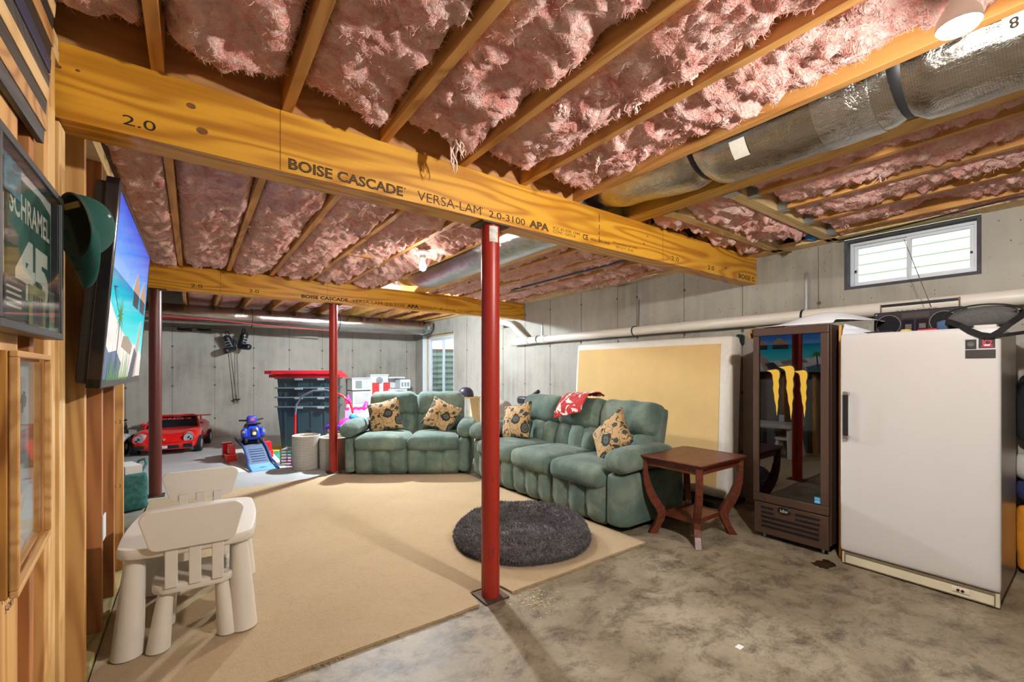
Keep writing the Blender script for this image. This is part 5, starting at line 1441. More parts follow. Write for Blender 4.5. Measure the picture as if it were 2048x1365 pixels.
# loft: y from nose (-.62) to tail (.58)
sec = [(-.62, .300, .10, .165, .185), (-.58, .360, .065, .205, .235), (-.50, .395, .06, .245, .285), (-.38, .405, .06, .275, .318), (-.22, .400, .06, .295, .345), (-.10, .385, .06, .310, .360), (.10, .385, .06, .325, .365), (.28, .405, .06, .335, .380), (.42, .410, .06, .330, .385), (.52, .385, .09, .300, .370), (.58, .33, .14, .26, .34)]
def car_body():
    b = MB(); n = 28; v = []
    for (y, w, zb_, zs, zt_) in sec:
        for k in range(n):
            a = 2 * PI * k / n - PI / 2
            cx, sn = math.cos(a), math.sin(a)
            x = w * math.copysign(abs(cx) ** .42, cx)
            if sn < 0: z = lerp(zs, zb_, abs(sn) ** .35)
            else:
                z = lerp(zs, zt_, abs(sn) ** .7)
                # fender bulges over the wheels
                bul = math.exp(-((y + .40) / .15) ** 2) + math.exp(-((y - .38) / .17) ** 2)
                z += .055 * bul * math.exp(-((abs(x) - .30) / .09) ** 2)
            v.append((x, y, z))
    m = len(sec)
    f = [(i*n+k, i*n+(k+1) % n, (i+1)*n+(k+1) % n, (i+1)*n+k) for i in range(m-1) for k in range(n)]
    f += [tuple(range(n-1, -1, -1)), tuple(range((m-1)*n, m*n))]
    return b.add(v, f)
o = obj('body', car_body(), m_red, pc, smooth=180)
s_ = o.modifiers.new('soft', 'SUBSURF'); s_.levels = 1; s_.render_levels = 1
ws = obj('windshield', MB().add([(-.335, -.13, .355), (.335, -.13, .355), (.275, .04, .500), (-.275, .04, .500), (-.335, -.12, .352), (.335, -.12, .352), (.275, .05, .497), (-.275, .05, .497)], [(0, 1, 2, 3), (7, 6, 5, 4), (0, 4, 5, 1), (1, 5, 6, 2), (2, 6, 7, 3), (3, 7, 4, 0)]), m_dglass, pc)
obj('windshield_frame', MB().tube([(-.345, -.14, .345), (-.285, .04, .512), (-.14, .02, .524), (.14, .02, .524), (.285, .04, .512), (.345, -.14, .345)], .014, 8), m_red, pc, smooth=60)
sl = Vector((0, .17, .145)).normalized()
text('lettering', 'PORSCHE', .44, .036, plain('red_lettering', srgb(240, 90, 84), .4), ws, frameM((-.22, .0005 - .010, .4585), (1, 0, 0), sl), .003, .02)
for s in (-1, 1):
    hl = obj('headlight', MB().cyl((s * .280, -.50, .250), (s * .298, -.604, .238), .070, .064, 24), m_chr, pc, smooth=40)
    obj('headlight_ring', MB().tube([(s * .298 + math.cos(a) * .066, -.604, .238 + math.sin(a) * .066) for a in [2 * PI * k / 28 for k in range(28)]], .007, 6, True), m_red, hl, smooth=60)
    obj('lens_detail', MB().cyl((s * .285, -.603, .25), (s * .285, -.608, .25), .024, .02, 14).cyl((s * .32, -.603, .22), (s * .32, -.607, .22), .014, .01, 10), m_black, hl)
    obj('side_intake', MB().cushion((s * .285, -.607, .125), (.12, .03, .058), .014, (6, 4, 6)), m_black, pc, smooth=50)
    obj('mirror', MB().cushion((s * .375, -.08, .405), (.06, .05, .04), .018, (6, 6, 6)), m_red, pc, smooth=60)
    obj('seat_back', MB().cushion((s * .14, .22, .44), (.19, .06, .17), .03, (6, 4, 6)), m_black, pc, smooth=60)
    for y in (-.40, .38):
        wh = obj('wheel', MB().cyl((s * .335, y, .118), (s * .425, y, .118), .117, .117, 32), m_tire, pc, smooth=40, bev=.008)
        obj('hub_cap', MB().cyl((s * .424, y, .118), (s * .431, y, .118), .066, .055, 20), plain('silver_hub', srgb(200, 204, 208), .25, .8), wh, smooth=40)
        for k in range(20):
            a = 2 * PI * k / 20
            obj('tread_block', MB().box(-.043, .043, -.008, .008, -.002, .004, Matrix.Translation((s * .38, y + math.cos(a) * .117, .118 + math.sin(a) * .117)) @ Matrix.Rotation(a - PI / 2, 4, 'X')), m_tire, wh)
gr = obj('lower_grille', MB().cushion((0, -.612, .118), (.36, .03, .050), .012, (8, 4, 4)), m_black, pc, smooth=50)
pn = obj('number_plate', MB().box(-.045, .045, -.634, -.629, .100, .140), m_white_pl, pc, bev=.002)
text('lettering', 'GT', .05, .018, plain('violet_print', srgb(110, 90, 160), .5), pn, frameM((-.025, -.6342, .111), (1, 0, 0), (0, 0, 1)), .0006)
obj('hood_badge', MB().prism([(-.016, .02), (.016, .02), (.016, .0), (0, -.02), (-.016, .0)], .004, frameM((0, -.605, .222), (1, 0, 0), (0, .5, .86))), plain('gold_badge', srgb(232, 200, 120), .3, .5), pc)
obj('hood_seam', MB().tube([(-.20, -.612, .186), (0, -.626, .180), (.20, -.612, .186)], .003, 4), plain('dark_red_gap', srgb(110, 8, 8), .6), pc)
obj('spoiler', MB().box(-.40, .40, .50, .60, .462, .478).box(-.27, -.25, .50, .57, .36, .462).box(.25, .27, .50, .57, .36, .462), m_red, pc, bev=.005)

# ------------------------------------------------------------------ silver toy quad bike, mostly behind the stud wall
qb = thing('toy_quad_bike', 'silver toy quad bike half hidden behind the end of the stud wall', 'toy vehicle', (-0.985, 8.85, 0.0), R(-14))
m_sv = plain('silver_plastic', srgb(190, 196, 204), .3, .3, .08)
for s in (-1, 1):
    for y in (-.26, .24):
        wq = obj('wheel', MB().cyl((s * .17, y, .12), (s * .27, y, .12), .12, .12, 24), m_tire, qb, smooth=40, bev=.012)
        obj('hub_cap', MB().cyl((s * .268, y, .12), (s * .275, y, .12), .05, .04, 16), m_sv, wq, smooth=40)
    obj('fender', MB().cushion((s * .20, -.25, .27), (.18, .28, .09), .04, (6, 8, 4), lambda p, q: p + Vector((0, 0, -.05 * q[1] ** 2))), m_sv, qb, smooth=180)
obj('nose_fairing', MB().cushion((0, -.30, .30), (.24, .22, .20), .07, (8, 8, 8), lambda p, q: p + Vector((0, .06 * max(0, q[2]), 0))), m_sv, qb, smooth=180)
obj('seat', MB().cushion((0, .10, .36), (.20, .40, .10), .04, (6, 8, 4)), m_black, qb, smooth=60)
obj('body', MB().box(-.10, .10, -.25, .32, .10, .32), m_black, qb, bev=.02)
obj('handlebar', MB().tube([(-.22, -.10, .50), (-.08, -.14, .47), (.08, -.14, .47), (.22, -.10, .50)], .014, 8), m_black, qb, smooth=60)
obj('orange_panel', MB().box(.06, .125, -.40, -.37, .30, .37).box(.125, .16, -.36, -.30, .36, .40), plain('orange_red_decal', srgb(226, 96, 50), .4), qb, bev=.004)

# ------------------------------------------------------------------ toy coaster: ramp and blue car
m_blue = plain('royal_blue_plastic', srgb(34, 66, 190), .25, 0, .06, 6, 0, 60, .3)
m_lblue = plain('light_blue_plastic', srgb(120, 172, 226), .35, 0, .04)
m_navy = plain('navy_rail', srgb(50, 84, 140), .4)
m_tread = plain('grey_ramp_tread', srgb(110, 124, 146), .45, 0, .06)
ra = thing('coaster_ramp', 'toy coaster ramp with a light blue end and red supports', 'toy ramp', (0.725, 6.20, 0.0), R(4))
rp = [(0.0, .006), (.10, .014), (.24, .040), (.40, .10), (.56, .17), (.72, .215), (.90, .235), (1.12, .24), (1.35, .24)]
def strip(y0, y1, hw, th, dz=0.0):
    b = MB(); v = []; ys = [y0 + (y1 - y0) * k / 10 for k in range(11)]
    def zz(y):
        for (a, za), (c, zc) in zip(rp, rp[1:]):
            if a <= y <= c: return lerp(za, zc, (y - a) / (c - a))
        return rp[-1][1]
    for y in ys:
        z = zz(y) + dz; w = hw(y)
        v += [(-w, y, z), (w, y, z), (w, y, max(z - th, .001)), (-w, y, max(z - th, .001))]
    f = []
    for i in range(10):
        for k in range(4): f.append((i*4+k, i*4+(k+1) % 4, (i+1)*4+(k+1) % 4, (i+1)*4+k))
    f += [(3, 2, 1, 0), (40, 41, 42, 43)]
    return b.add(v, f), zz
b_, zz = strip(0, .26, lambda y: .150 - .05 * y, .02)
en = obj('ramp_end', b_, m_lblue, ra, smooth=30)
obj('wing_emblem', MB().prism([(-.04, 0), (-.01, .006), (0, .014), (.01, .006), (.04, 0), (.01, -.004), (0, -.012), (-.01, -.004)], .002, frameM((0, .13, .024), (1, 0, 0), (0, .99, .14))), m_navy, en)
b_, zz = strip(.26, .80, lambda y: .135, .02)
mt_ = obj('ramp_tread', b_, m_tread, ra, smooth=30)
for k in range(6): obj('tread_rib', MB().box(-.085, .085, -.006, .006, 0, .005, Matrix.Translation((0, .32 + .055 * k, zz(.32 + .055 * k) + .001)) @ Matrix.Rotation(R(20), 4, 'X')), m_navy, mt_)
b_, zz = strip(.80, 1.35, lambda y: .135, .02)
obj('platform', b_, plain('dark_platform', srgb(52, 54, 60), .5), ra)
for s in (-1, 1):
    obj('side_rail', MB().tube([(s * (.152 - .02 * (y > .2)), y, zz(y) + .018 if y > 0 else .012) for y in (0.0, .1, .2, .32, .45, .6, .75, .95, 1.2, 1.35)], .014, 8), m_navy, ra, smooth=60)
for x in (-.24, .20):
    obj('support', MB().box(x - .07, x + .07, .86, 1.02, 0, .10).box(x - .03, x + .05, .88, 1.0, .10, .225), m_red, ra, bev=.01)
    obj('support', MB().box(x - .06, x + .06, 1.22, 1.34, 0, .215), m_red, ra, bev=.01)
ccar = thing('toy_motorbike', 'royal blue toy motorbike perched on the coaster ramp', 'toy vehicle', (0.725 - .055, 6.20 + .86, 0.224), 0, None, (R(-14), 0, R(5)))
obj('fairing', MB().cushion((0, 0, .155), (.20, .30, .23), .07, (10, 10, 10), lambda p, q: p + Vector((-.02 * q[0] * q[2], .03 * max(0, q[2]), 0))), m_blue, ccar, smooth=180)
obj('front_grille', MB().cushion((0, -.148, .13), (.075, .02, .12), .01, (6, 4, 6)), plain('dark_navy', srgb(26, 30, 44), .4), ccar, smooth=50)
obj('grille_emblem', MB().lathe([(.022, 0), (.024, .003), (.016, .004)], 18, frameM((0, -.160, .12), (1, 0, 0), (0, 0, 1))), plain('pale_gold', srgb(200, 190, 150), .3, .5), ccar)
for s in (-1, 1):
    obj('cowl', MB().cushion((s * .105, -.08, .14), (.07, .14, .13), .03, (6, 8, 6)), m_blue, ccar, smooth=180)
    obj('lamp', MB().cyl((s * .115, -.135, .15), (s * .12, -.158, .148), .026, .02, 14), m_chr, ccar, smooth=50)
    obj('wheel', MB().cyl((s * .075, -.10, .035), (s * .105, -.10, .035), .036, .036, 18).cyl((s * .075, .12, .035), (s * .105, .12, .035), .036, .036, 18), m_tire, ccar, smooth=50)
obj('head_unit', MB().cushion((0, -.03, .325), (.12, .10, .12), .03, (6, 6, 6)), m_blue, ccar, smooth=60)
obj('red_decal', MB().cyl((0, -.082, .325), (0, -.086, .325), .026, .024, 14), plain('red_decal', srgb(206, 44, 60), .4), ccar)
obj('visor', MB().cushion((0, -.10, .262), (.19, .10, .022), .01, (8, 6, 4)), plain('smoked_maroon', srgb(70, 34, 40), .3), ccar, smooth=50)
obj('handlebar', MB().tube([(-.15, .0, .335), (-.06, -.01, .325), (.06, -.01, .325), (.15, .0, .345)], .012, 8), m_black, ccar, smooth=60)
obj('seat', MB().cushion((0, .14, .26), (.13, .16, .06), .025, (6, 6, 4)), m_black, ccar, smooth=60)

# ------------------------------------------------------------------ floor mats and foam tiles
tag(obj('floor_mat', MB().box(.40, .975, 6.27, 8.10, 0, .004), plain('white_vinyl_mat', srgb(226, 224, 214), .6, 0, .04)), 'white vinyl mat under the coaster ramp', 'mat')
def tile(label, x0, x1, y0, y1, c):
    tag(obj('foam_tile', MB().box(x0, x1, y0, y1, 0, .010), plain('foam_%d_%d' % (int(c[0]*255), int(c[1]*255)), c, .8, 0, .03), bev=.002), label, 'foam tile', 'coloured foam floor tiles')
tile('pink foam tile beside the grey basket', .98, 1.56, 6.30, 6.88, srgb(240, 112, 172))
tile('green foam tile in front of the black totes', .98, 1.56, 6.884, 7.464, srgb(52, 176, 130))
tile('yellow foam tile behind the green one', .98, 1.56, 7.468, 8.048, srgb(228, 196, 50))

# ------------------------------------------------------------------ nested storage totes with red lids
m_tote = plain('black_green_tote', srgb(50, 72, 80), .32, 0, .06)
m_lid = plain('red_lid', srgb(206, 40, 54), .38, 0, .05)
TROT = R(-32); TX, TY = 1.50, 7.50
def tote_mesh(w0=.42, d0=.20, h_=.66, taper=.05):
    b = MB(); th = .004
    def ring(s, z, inset=0): return [(x * 1, y * 1, z) for x, y in rr_poly(w0 - taper * (1 - s) - inset, d0 - taper * (1 - s) - inset, .03, 3)]
    rings = [ring(0, .0), ring(1, h_), [(x, y, h_) for x, y in rr_poly(w0 + .022, d0 + .022, .03, 3)], [(x, y, h_ + .022) for x, y in rr_poly(w0 + .022, d0 + .022, .03, 3)], ring(1, h_ + .022, th), ring(0, .006, th)]
    n = len(rings[0]); v = [p for r_ in rings for p in r_]; f = []
    for k in range(len(rings) - 1):
        for i in range(n): f.append((k*n+i, k*n+(i+1) % n, (k+1)*n+(i+1) % n, (k+1)*n+i))
    f += [tuple(range(n-1, -1, -1)), tuple(range((len(rings)-1)*n, len(rings)*n))]
    return b.add(v, f)
tm = mesh('tote_body', tote_mesh())
rib = MB()
for x in (-.30, -.10, .10, .30):
    rib.add([(x - .012, -.206, .60), (x + .012, -.206, .60), (x + .010, -.170, .12), (x - .010, -.170, .12), (x - .012, -.196, .60), (x + .012, -.196, .60), (x + .010, -.160, .12), (x - .010, -.160, .12)], [(0, 3, 2, 1), (0, 1, 5, 4), (1, 2, 6, 5), (2, 3, 7, 6), (3, 0, 4, 7)])
rm = mesh('rib', rib); hm = mesh('handle_lip', MB().box(-.14, -.02, -.236, -.222, .645, .676).box(.20, .30, -.236, -.222, .645, .676))
rimm = mesh('rim', MB().box(-.443, .443, -.2245, -.2225, .662, .682))
names = ['lowest of the nested black totes, standing on the floor', 'second from the bottom of the nested black totes', 'third from the bottom of the nested black totes', 'topmost of the nested black totes under the red lids']
for i in range(4):
    t = thing('storage_tote', names[i], 'tote', (TX, TY, .011 + .145 * i), TROT, 'nested black storage totes')
    obj('tote_body', tm, m_tote, t)
    obj('rib', rm, m_tote, t)
    obj('rim', rimm, plain('pale_rim', srgb(104, 122, 128), .3), t)
    obj('handle_lip', hm, m_galv if False else plain('grey_lip', srgb(150, 160, 164), .35), t)
    if i == 0:
        obj('fish_emblem', MB().prism([(-.06, 0), (-.02, .022), (.03, .020), (.055, .03), (.05, .0), (.055, -.03), (.03, -.014), (-.02, -.016)], .002, frameM((.08, -.1835, .33), (1, 0, 0), (0, -.075, .997))), plain('embossed_tote', srgb(52, 72, 78), .3), t)
def lid(label, z, dx, rz):
    t = thing('red_plastic_lid', label, 'lid', (TX + dx, TY, z), TROT + rz, 'red tote lids')
    obj('lid_plate', MB().prism(rr_poly(.52, .25, .03, 3), .020, Matrix.Translation((0, 0, 0))).prism(rr_poly(.495, .225, .03, 3), .034, Matrix.Translation((0, 0, .020))), m_lid, t, bev=.004)
    for x in (-.475, .475): obj('corner_cap', MB().box(x - .05, x + .05, -.257, -.25, .002, .05), plain('dark_red_cap', srgb(150, 22, 40), .4), t, bev=.004)
    for x in (-.20, .18): obj('latch_slot', MB().box(x - .05, x + .05, -.2515, -.2495, .006, .013), plain('dark_red_cap', srgb(150, 22, 40), .4), t)
lid('lower red tote lid lying on the stacked totes', .011 + .145 * 3 + .684, .015, 0)
lid('upper red tote lid on top of the stack', .011 + .145 * 3 + .684 + .056, -.045, R(1.5))

# ------------------------------------------------------------------ toy arch (red and grey hoop)
ha = thing('toy_hoop_arch', 'grey and red plastic arch standing in front of the totes', 'toy arch', (0, 0, 0))
d_ = Vector((.83, -.56, 0)); o_ = Vector((1.22, 7.11, 0))
pt = lambda s, z: tuple(o_ + d_ * s + Vector((0, 0, z)))
obj('base_stake', MB().tube([pt(0, .011), pt(0, .12)], .020, 10), m_blue, ha, smooth=60)
obj('pole', MB().tube([pt(0, .12), pt(.0, .20), pt(.005, .60)], [.024, .016, .014], 10), m_red, ha, smooth=60)
obj('arch', MB().tube([pt(.005, .60), pt(.02, .74), pt(.10, .86), pt(.26, .94), pt(.44, .95), pt(.56, .925)], .014, 10), plain('grey_tube', srgb(110, 118, 126), .3), ha, smooth=60)
obj('arch', MB().tube([pt(.56, .925), pt(.70, .86), pt(.80, .76), pt(.84, .62), pt(.845, .02)], .014, 10), m_red, ha, smooth=60)

# ------------------------------------------------------------------ checked fabric bins
def check_mat():
    t = NT('checked_fabric'); v = t.coord()
    sep = t.n('ShaderNodeSeparateXYZ'); t.link(v, sep.inputs[0])
    ang = t.math('ARCTAN2', sep.outputs['Y'], sep.outputs['X'])
    a = t.math('FRACT', t.math('MULTIPLY', ang, 11.5)); b = t.math('FRACT', t.math('MULTIPLY', sep.outputs['Z'], 52.0))
    c = t.math('MAXIMUM', t.math('GREATER_THAN', a, .62), t.math('GREATER_THAN', b, .62))
    t.color(t.mix(c, srgb(108, 106, 104), srgb(216, 208, 194)))
    t.set(Roughness=.9); t.bump(c, .3, .004)
    return t.m
m_check = check_mat(); m_binin = plain('bin_lining', srgb(206, 196, 178), .9)
def bin_(label, x, y, r, h_):
    t = thing('fabric_bin', label, 'basket', (x, y, 0.0), 0, 'checked fabric bins')
    obj('bin_wall', MB().lathe([(r * .96, 0.0), (r, h_ * .5), (r, h_), (r - .008, h_ + .004), (r - .012, h_ - .004), (r - .012, .02)], 40), m_check, t, smooth=60)
    obj('lining', MB().lathe([(r - .013, .03), (r - .0135, h_ - .008), (r - .016, h_ - .008), (r - .016, .032), (.01, .032)], 40), m_binin, t, smooth=60)
    return t
bin_('round checked fabric bin beside the loveseat arm', 1.475, 5.86, .190, .40)
bin_('taller round checked fabric bin behind the second red post', 1.17, 6.06, .165, .42)
gb = thing('grey_plastic_basket', 'grey plastic basket on the pink foam tile', 'basket', (1.10, 6.42, .0105), R(-30))
obj('basket_wall', MB().prism(rr_poly(.14, .10, .02, 3), .004), plain('grey_basket', srgb(150, 146, 138), .5), gb)
for (x0, x1, y0, y1) in ((-.14, .14, -.104, -.098), (-.14, .14, .098, .104), (-.144, -.138, -.1, .1), (.138, .144, -.1, .1)):
    for z in (.02, .06, .10, .14, .175): obj('slat', MB().box(x0, x1, y0, y1, z, z + .022), plain('grey_basket', srgb(150, 146, 138), .5), gb)
for x in (-.14, 0, .14):
    for y in (-.102, .102): obj('rib', MB().box(x - .01, x + .01, y - .004, y + .004, .004, .20), plain('grey_basket', srgb(150, 146, 138), .5), gb)

# ------------------------------------------------------------------ toy bin, castle, purple car
tb = thing('toy_bin', 'white plastic toy bin behind the loveseat arm', 'bin', (1.86, 6.42, 0.0), R(-34))
obj('bin_body', MB().lathe([(.17, 0), (.21, .40), (.225, .41), (.225, .43), (.20, .42), (.16, .02)], 32), m_white_pl, tb, smooth=50)
m_pink = plain('hot_pink_plastic', srgb(232, 50, 140), .35); m_teal = plain('teal_toy', srgb(40, 150, 180), .4); m_lpink = plain('pale_pink_plastic', srgb(240, 170, 200), .4)
tag(obj('toy_helmet', MB().lathe([(.0, .13), (.06, .12), (.10, .08), (.112, .02), (.108, .0), (.10, .0)], 24, None, 1.0, 1.2), m_pink, None, smooth=180, loc=(1.76, 6.41, .43), rot=(R(8), R(-12), 0)), 'hot pink toy helmet in the white toy bin', 'toy helmet')
tag(obj('toy_bag', MB().cushion((0, 0, .05), (.18, .14, .13), .05, (8, 8, 8), lambda p, q: p + Vector((0, 0, .012 * noise.noise(p * 30)))), plain('striped_green', srgb(110, 120, 60), .7, 0, .6, 18), None, smooth=180, loc=(1.93, 6.34, .42), rot=(0, 0, .4)), 'green patterned toy bag in the white toy bin', 'toy bag')
tag(obj('toy_ball', MB().lathe([(.004, -.06), (.035, -.048), (.06, 0), (.035, .048), (.004, .06)], 18), m_teal, None, smooth=180, loc=(1.88, 6.50, .56)), 'teal toy ball on top of the toy bin', 'ball')
tag(obj('unicorn_plush', MB().cushion((0, 0, .06), (.20, .12, .14), .055, (10, 8, 8), lambda p, q: p + Vector((0, 0, .05 * max(0, q[0]) ** 2 + .02 * noise.noise(p * 20)))), plain('white_plush', srgb(226, 228, 236), .95, 0, .25, 30), None, smooth=180, loc=(2.05, 6.48, .50), rot=(0, R(-14), .2)), 'white speckled plush toy heaped behind the pillow', 'plush toy')
cs = thing('toy_castle', 'pink toy castle behind the toy bin', 'toy castle', (2.10, 7.02, 0.0), R(-34))
obj('wall', MB().box(-.17, .17, -.08, .08, 0, .62), m_lpink, cs, bev=.006)
for x in (-.14, .14):
    tw = obj('tower', MB().cyl((x, -.02, 0), (x, -.02, .74 if x < 0 else .66), .045, .042, 18), m_lpink, cs, smooth=50)
    obj('spire', MB().cyl((x, -.02, .74 if x < 0 else .66), (x, -.02, .86 if x < 0 else .76), .058, .012, 18), m_pink, tw, smooth=50)
for k in range(4): obj('battlement', MB().box(-.15 + .085 * k, -.11 + .085 * k, -.08, .08, .62, .66), m_pink, cs)
tcar = thing('toy_purple_car', 'purple toy convertible beside the loveseat arm', 'toy car', (1.60, 6.25, .402), R(-30))
obj('body', MB().cushion((0, 0, .055), (.30, .15, .075), .03, (12, 8, 6), lambda p, q: p + Vector((0, 0, .02 * math.exp(-((abs(q[0]) - .62) / .25) ** 2) * max(0, q[2])))), plain('purple_plastic', srgb(86, 52, 196), .25, 0, .05), tcar, smooth=180)
obj('windshield', MB().box(-.055, -.047, -.06, .06, .09, .135), plain('lilac_screen', srgb(190, 180, 220), .2), tcar)
for x in (-.09, .09):
    for y in (-.075, .075):
        wq = obj('wheel', MB().cyl((x, y - .012, .032), (x, y + .012, .032), .032, .032, 20), m_tire, tcar, smooth=40)
        obj('hub_cap', MB().cyl((x, y - .0135, .032), (x, y + .0135, .032), .020, .020, 14), plain('rose_hub', srgb(190, 150, 160), .3, .4), wq)
tag(obj('toy_box', MB().box(-.12, .12, -.09, .09, 0, .40, Matrix.Translation((1.60, 6.25, 0)) @ Matrix.Rotation(R(-30), 4, 'Z')), m_white_pl, bev=.01), 'white toy box under the purple toy car', 'box')

# ------------------------------------------------------------------ white play kitchen against the back wall
pk = thing('play_kitchen', 'white toy play kitchen with red doors against the back wall', 'play kitchen', (3.30, 9.42, 0.0))
m_wk = plain('white_kitchen_plastic', srgb(236, 238, 240), .35, 0, .02); m_rk = plain('coral_red_plastic', srgb(232, 52, 56), .4); m_dk = plain('grey_kitchen_plastic', srgb(150, 164, 166), .5)  # white, coral and plain grey toy plastics
obj('left_cabinet', MB().box(-.64, -.25, -.20, .20, 0, .80).box(-.64, -.25, -.16, .20, .82, 1.06).box(-.66, -.24, -.20, .20, 1.06, 1.085), m_wk, pk, bev=.008)
obj('microwave_door', MB().box(-.57, -.44, -.172, -.160, .86, 1.02), m_dk, pk, bev=.004)
obj('upper_door', MB().box(-.42, -.29, -.172, -.160, .86, 1.02), plain('white_kitchen_trim', srgb(220, 224, 226), .4), pk, bev=.004)
obj('oven_door', MB().box(-.58, -.30, -.212, -.20, .55, .76), plain('white_kitchen_trim', srgb(220, 224, 226), .4), pk, bev=.004)
obj('centre_cabinet', MB().box(-.25, .14, -.12, .20, 0, 1.12).box(-.26, .15, -.15, .20, 1.12, 1.15), m_wk, pk, bev=.008)
for x in (-.19, .05):
    dk_ = obj('red_door', MB().box(x - .02, x + .125, -.145, -.12, .60, .97), m_rk, pk, bev=.006)
    for z in (.64, .72, .80, .88): obj('door_panel', MB().box(x, x + .045, -.150, -.1455, z, z + .06).box(x + .058, x + .105, -.150, -.1455, z, z + .06), plain('coral_panel', srgb(240, 84, 84), .4), dk_)
obj('clock_window', MB().lathe([(.07, 0), (.075, .006), (.065, .01)], 24, frameM((-.055, -.122, 1.02), (1, 0, 0), (0, 0, 1))), m_dk, pk, smooth=40)
obj('right_cabinet', MB().box(.14, .56, -.16, .20, .78, .83).box(.14, .20, -.16, .20, .0, .78).box(.50, .56, -.16, .20, 0, .78).box(.14, .56, .15, .20, .83, 1.06).box(.14, .52, -.14, .20, 1.06, 1.09), m_wk, pk, bev=.008)
obj('toaster_oven', MB().box(.38, .62, -.20, .10, .83, 1.03), m_wk, pk, bev=.012)
for x in (.43, .50, .565): obj('oven_window', MB().box(x - .022, x + .022, -.206, -.20, .875, .97), m_dk, pk, bev=.004)
for x in (.20, .26, .32): obj('knob', MB().cyl((x, -.162, .845), (x, -.18, .845), .016, .014, 12), m_dk, pk)

# ------------------------------------------------------------------ ski gear hanging on the back wall
m_boot = plain('black_ski_boot', srgb(34, 36, 42), .35, 0, .1)
m_bk = plain('silver_buckle', srgb(186, 188, 192), .3, .7)
def boot(label, loc, rot):
    t = thing('ski_boot', label, 'ski boot', loc, 0, 'hanging ski boots', rot)
    obj('shell', MB().cushion((0, 0, .15), (.115, .13, .30), .05, (8, 8, 12), lambda p, q: p + Vector((0, -.02 * q[2], 0))), m_boot, t, smooth=180)
    obj('foot', MB().cushion((0, -.075, .035), (.105, .27, .11), .045, (8, 12, 8)), m_boot, t, smooth=180)
    for z in (.08, .13, .18, .23): obj('buckle', MB().box(-.045, .058, -.078 - .012 * (z < .1) + .018 * (z > .2), -.066, z, z + .014), m_bk, t, bev=.002)
    obj('cuff_loop', MB().tube([(-.03, .03, .29), (-.02, .03, .37), (.02, .03, .37), (.03, .03, .29)], .008, 6), m_boot, t, smooth=60)
boot('black ski boot with silver buckles hanging on the back wall, right one', (0.73, 9.52, 1.645), (R(4), R(8), R(35)))
boot('black ski boot hanging sideways on the back wall, left one', (0.60, 9.56, 1.60), (R(14), R(-14), R(-40)))
for i, (x, dx) in enumerate(((.625, .02), (.655, .045))):
    t = thing('ski_pole', ['ski pole hanging on the back wall, left of the pair', 'ski pole hanging on the back wall, right of the pair'][i], 'ski pole', (0, 0, 0), 0, 'hanging ski poles')
    obj('shaft', MB().tube([(x, 9.54, 1.72), (x + dx, 9.70, .62)], .007, 8), plain('ski_pole_metal', srgb(150, 140, 110), .3, .6), t, smooth=60)
    obj('grip', MB().tube([(x, 9.54, 1.71), (x, 9.53, 1.82)], .014, 8), m_boot, t, smooth=60)
    obj('snow_basket', MB().cyl((x + dx * .92, 9.685, .70), (x + dx * .93, 9.687, .69), .030, .030, 14), m_black, t)
for i, x in enumerate((-.12, .16)):
    t = thing('ski', ['ski with bindings stored under the back duct, left one', 'ski with bindings stored under the back duct, right one'][i], 'ski', (x, 9.60, 1.985), 0, 'skis under the back duct')
    obj('ski_board', MB().box(-.30 if i == 0 else -.16, .18 if i == 0 else .34, -.05, .05, 0, .012), plain('lime_black_ski', srgb(90, 110, 60), .3, 0, .5, 10), t, bev=.004)
    obj('binding', MB().cushion((0, 0, -.03), (.14, .06, .05), .015, (6, 4, 4)).box(-.10, -.06, -.02, .02, -.05, 0).box(.05, .11, -.02, .02, -.06, 0), m_black, t, smooth=50)

# ------------------------------------------------------------------ odds and ends
gbag = thing('tote_bag', 'green patterned shopping bag on the floor at the end of the stud wall', 'bag', (-0.47, 5.25, 0.0), R(20))
obj('bag_body', MB().cushion((0, 0, .17), (.20, .34, .33), .04, (8, 10, 10), lambda p, q: p + Vector((.012 * noise.noise(p * 14), .012 * noise.noise(p * 16), 0))), plain('teal_print_bag', srgb(44, 104, 100), .7, 0, .45, 24), gbag, smooth=180)
obj('bag_handle', MB().tube([(.06, -.10, .32), (.10, -.10, .40), (.12, 0, .43), (.10, .10, .40), (.06, .10, .32)], .010, 6), plain('teal_handle', srgb(40, 110, 104), .7), gbag, smooth=60)
obj('paper_insert', MB().box(-.06, .06, -.14, .14, .30, .40), m_white_pl, gbag)
vac = thing('cordless_vacuum', 'black handheld vacuum lying behind the far end of the sofa', 'vacuum', (3.70, 4.70, 0.0))
obj('stick', MB().tube([(0, .18, .0), (0, .10, .76)], .018, 10), m_black, vac, smooth=60)
obj('motor_body', MB().cushion((0, .10, .83), (.11, .22, .11), .04, (8, 10, 8), None), plain('dark_charcoal_plastic', srgb(44, 46, 52), .35), vac, smooth=180)
obj('nozzle', MB().tube([(0, .02, .86), (0, -.10, .91), (0, -.22, .965)], [.034, .022, .026], 12), m_black, vac, smooth=60)
tag(obj('crumpled_blanket', MB().cushion((0, 0, .42), (.22, .30, .84), .08, (8, 10, 16), lambda p, q: p + Vector((.03 * noise.noise(p * 9), .03 * noise.noise(p * 8), .01 * noise.noise(p * 10)))), plain('grey_blanket', srgb(170, 160, 152), .95, 0, .1, 12), None, smooth=180, loc=(3.36, 4.86, 0.0)), 'grey blanket heaped in the corner between the two sofas', 'blanket')
tag(obj('dark_helmet', MB().lathe([(.0, .14), (.06, .13), (.10, .09), (.115, .03), (.11, .0)], 20), plain('dark_violet_shell', srgb(50, 46, 64), .4), None, smooth=180, loc=(3.22, 5.56, .86)), 'dark helmet on the shelf behind the loveseat', 'helmet')
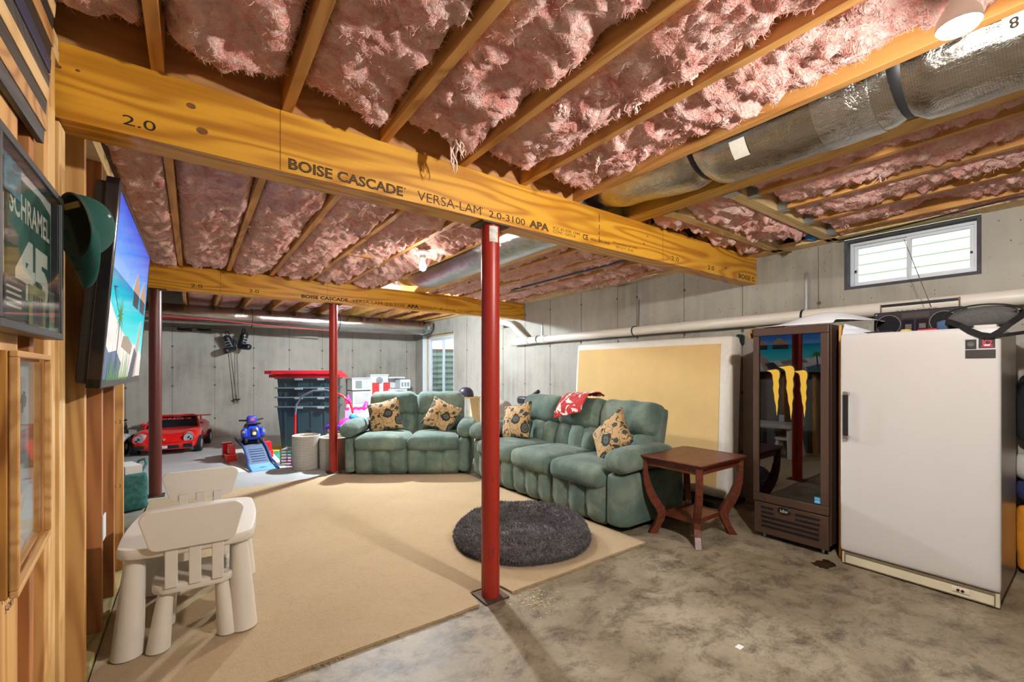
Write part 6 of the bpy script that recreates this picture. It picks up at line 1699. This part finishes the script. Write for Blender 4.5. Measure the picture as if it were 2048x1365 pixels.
tag(obj('side_shelf', MB().box(3.02, 3.42, 5.44, 5.72, .84, .86).box(3.04, 3.07, 5.46, 5.70, 0, .84).box(3.37, 3.40, 5.46, 5.70, 0, .84), m_pale), 'plain wooden stand behind the loveseat', 'stand')
# cables stapled along the joists and strands under the window
tag(obj('electrical_cable', MB().tube([(-.045, .55, 2.50), (-.04, 1.0, 2.44), (-.03, 1.35, 2.40), (.03, 1.62, 2.37), (.06, 1.80, 2.42), (.06, 1.965, 2.46)], .0045, 6).tube([(-.055, .55, 2.50), (-.05, 1.0, 2.44), (-.045, 1.35, 2.40), (.01, 1.63, 2.365), (.04, 1.80, 2.42), (.04, 1.965, 2.46)], .0045, 6), plain('white_cable', srgb(222, 214, 198), .5), smooth=60), 'pair of white electrical cables beside the leftmost near joist', 'cable')
tag(obj('coax_cable', MB().tube([(3.96, -.2, 2.285), (4.0, .4, 2.290), (4.10, .9, 2.285), (4.20, 1.3, 2.296)], .006, 6), m_black, smooth=60), 'black cable drooping above the high window', 'cable')
tag(obj('conduit_line', MB().tube([(3.30, 2.2, 2.285), (3.32, 3.4, 2.290), (3.34, 4.6, 2.285)], .012, 8), plain('dark_pipe', srgb(44, 46, 54), .4), smooth=60), 'dark pipe running under the joists between the beams', 'pipe')
# water stain by the freezer and crumbs on the slab
tag(obj('water_puddle', MB().prism([(3.30 + .085 * math.cos(a) * (1 + .5 * noise.noise(Vector((math.cos(a) * 2, math.sin(a) * 2, 5)))), 1.10 + .05 * math.sin(a) * (1 + .6 * noise.noise(Vector((math.cos(a) * 3, math.sin(a) * 3, 1))))) for a in [2 * PI * k / 40 for k in range(40)]], .0012), plain('wet_brown', srgb(52, 38, 24), .12)), 'small brown puddle on the slab in front of the freezer', 'puddle')
crumb = MB(); rnd = random.Random(3)
for k in range(130):
    x = 1.50 + rnd.gauss(0, .07); y = 1.84 + rnd.gauss(0, .06); s_ = rnd.uniform(.002, .005)
    crumb.box(x - s_, x + s_, y - s_ * .6, y + s_ * .6, 0, .003, Matrix.Translation((x, y, 0)) @ Matrix.Rotation(rnd.random() * 3, 4, 'Z') @ Matrix.Translation((-x, -y, 0)))
tag(obj('spilled_crumbs', crumb, plain('pale_crumb', srgb(206, 190, 152), .9)), 'scatter of pale crumbs on the slab by the nearest post', 'crumbs', kind='stuff')
tag(obj('paper_scrap', MB().box(1.985, 2.02, .985, 1.01, 0, .0015), m_white_pl), 'tiny white paper scrap on the concrete in front', 'paper scrap')
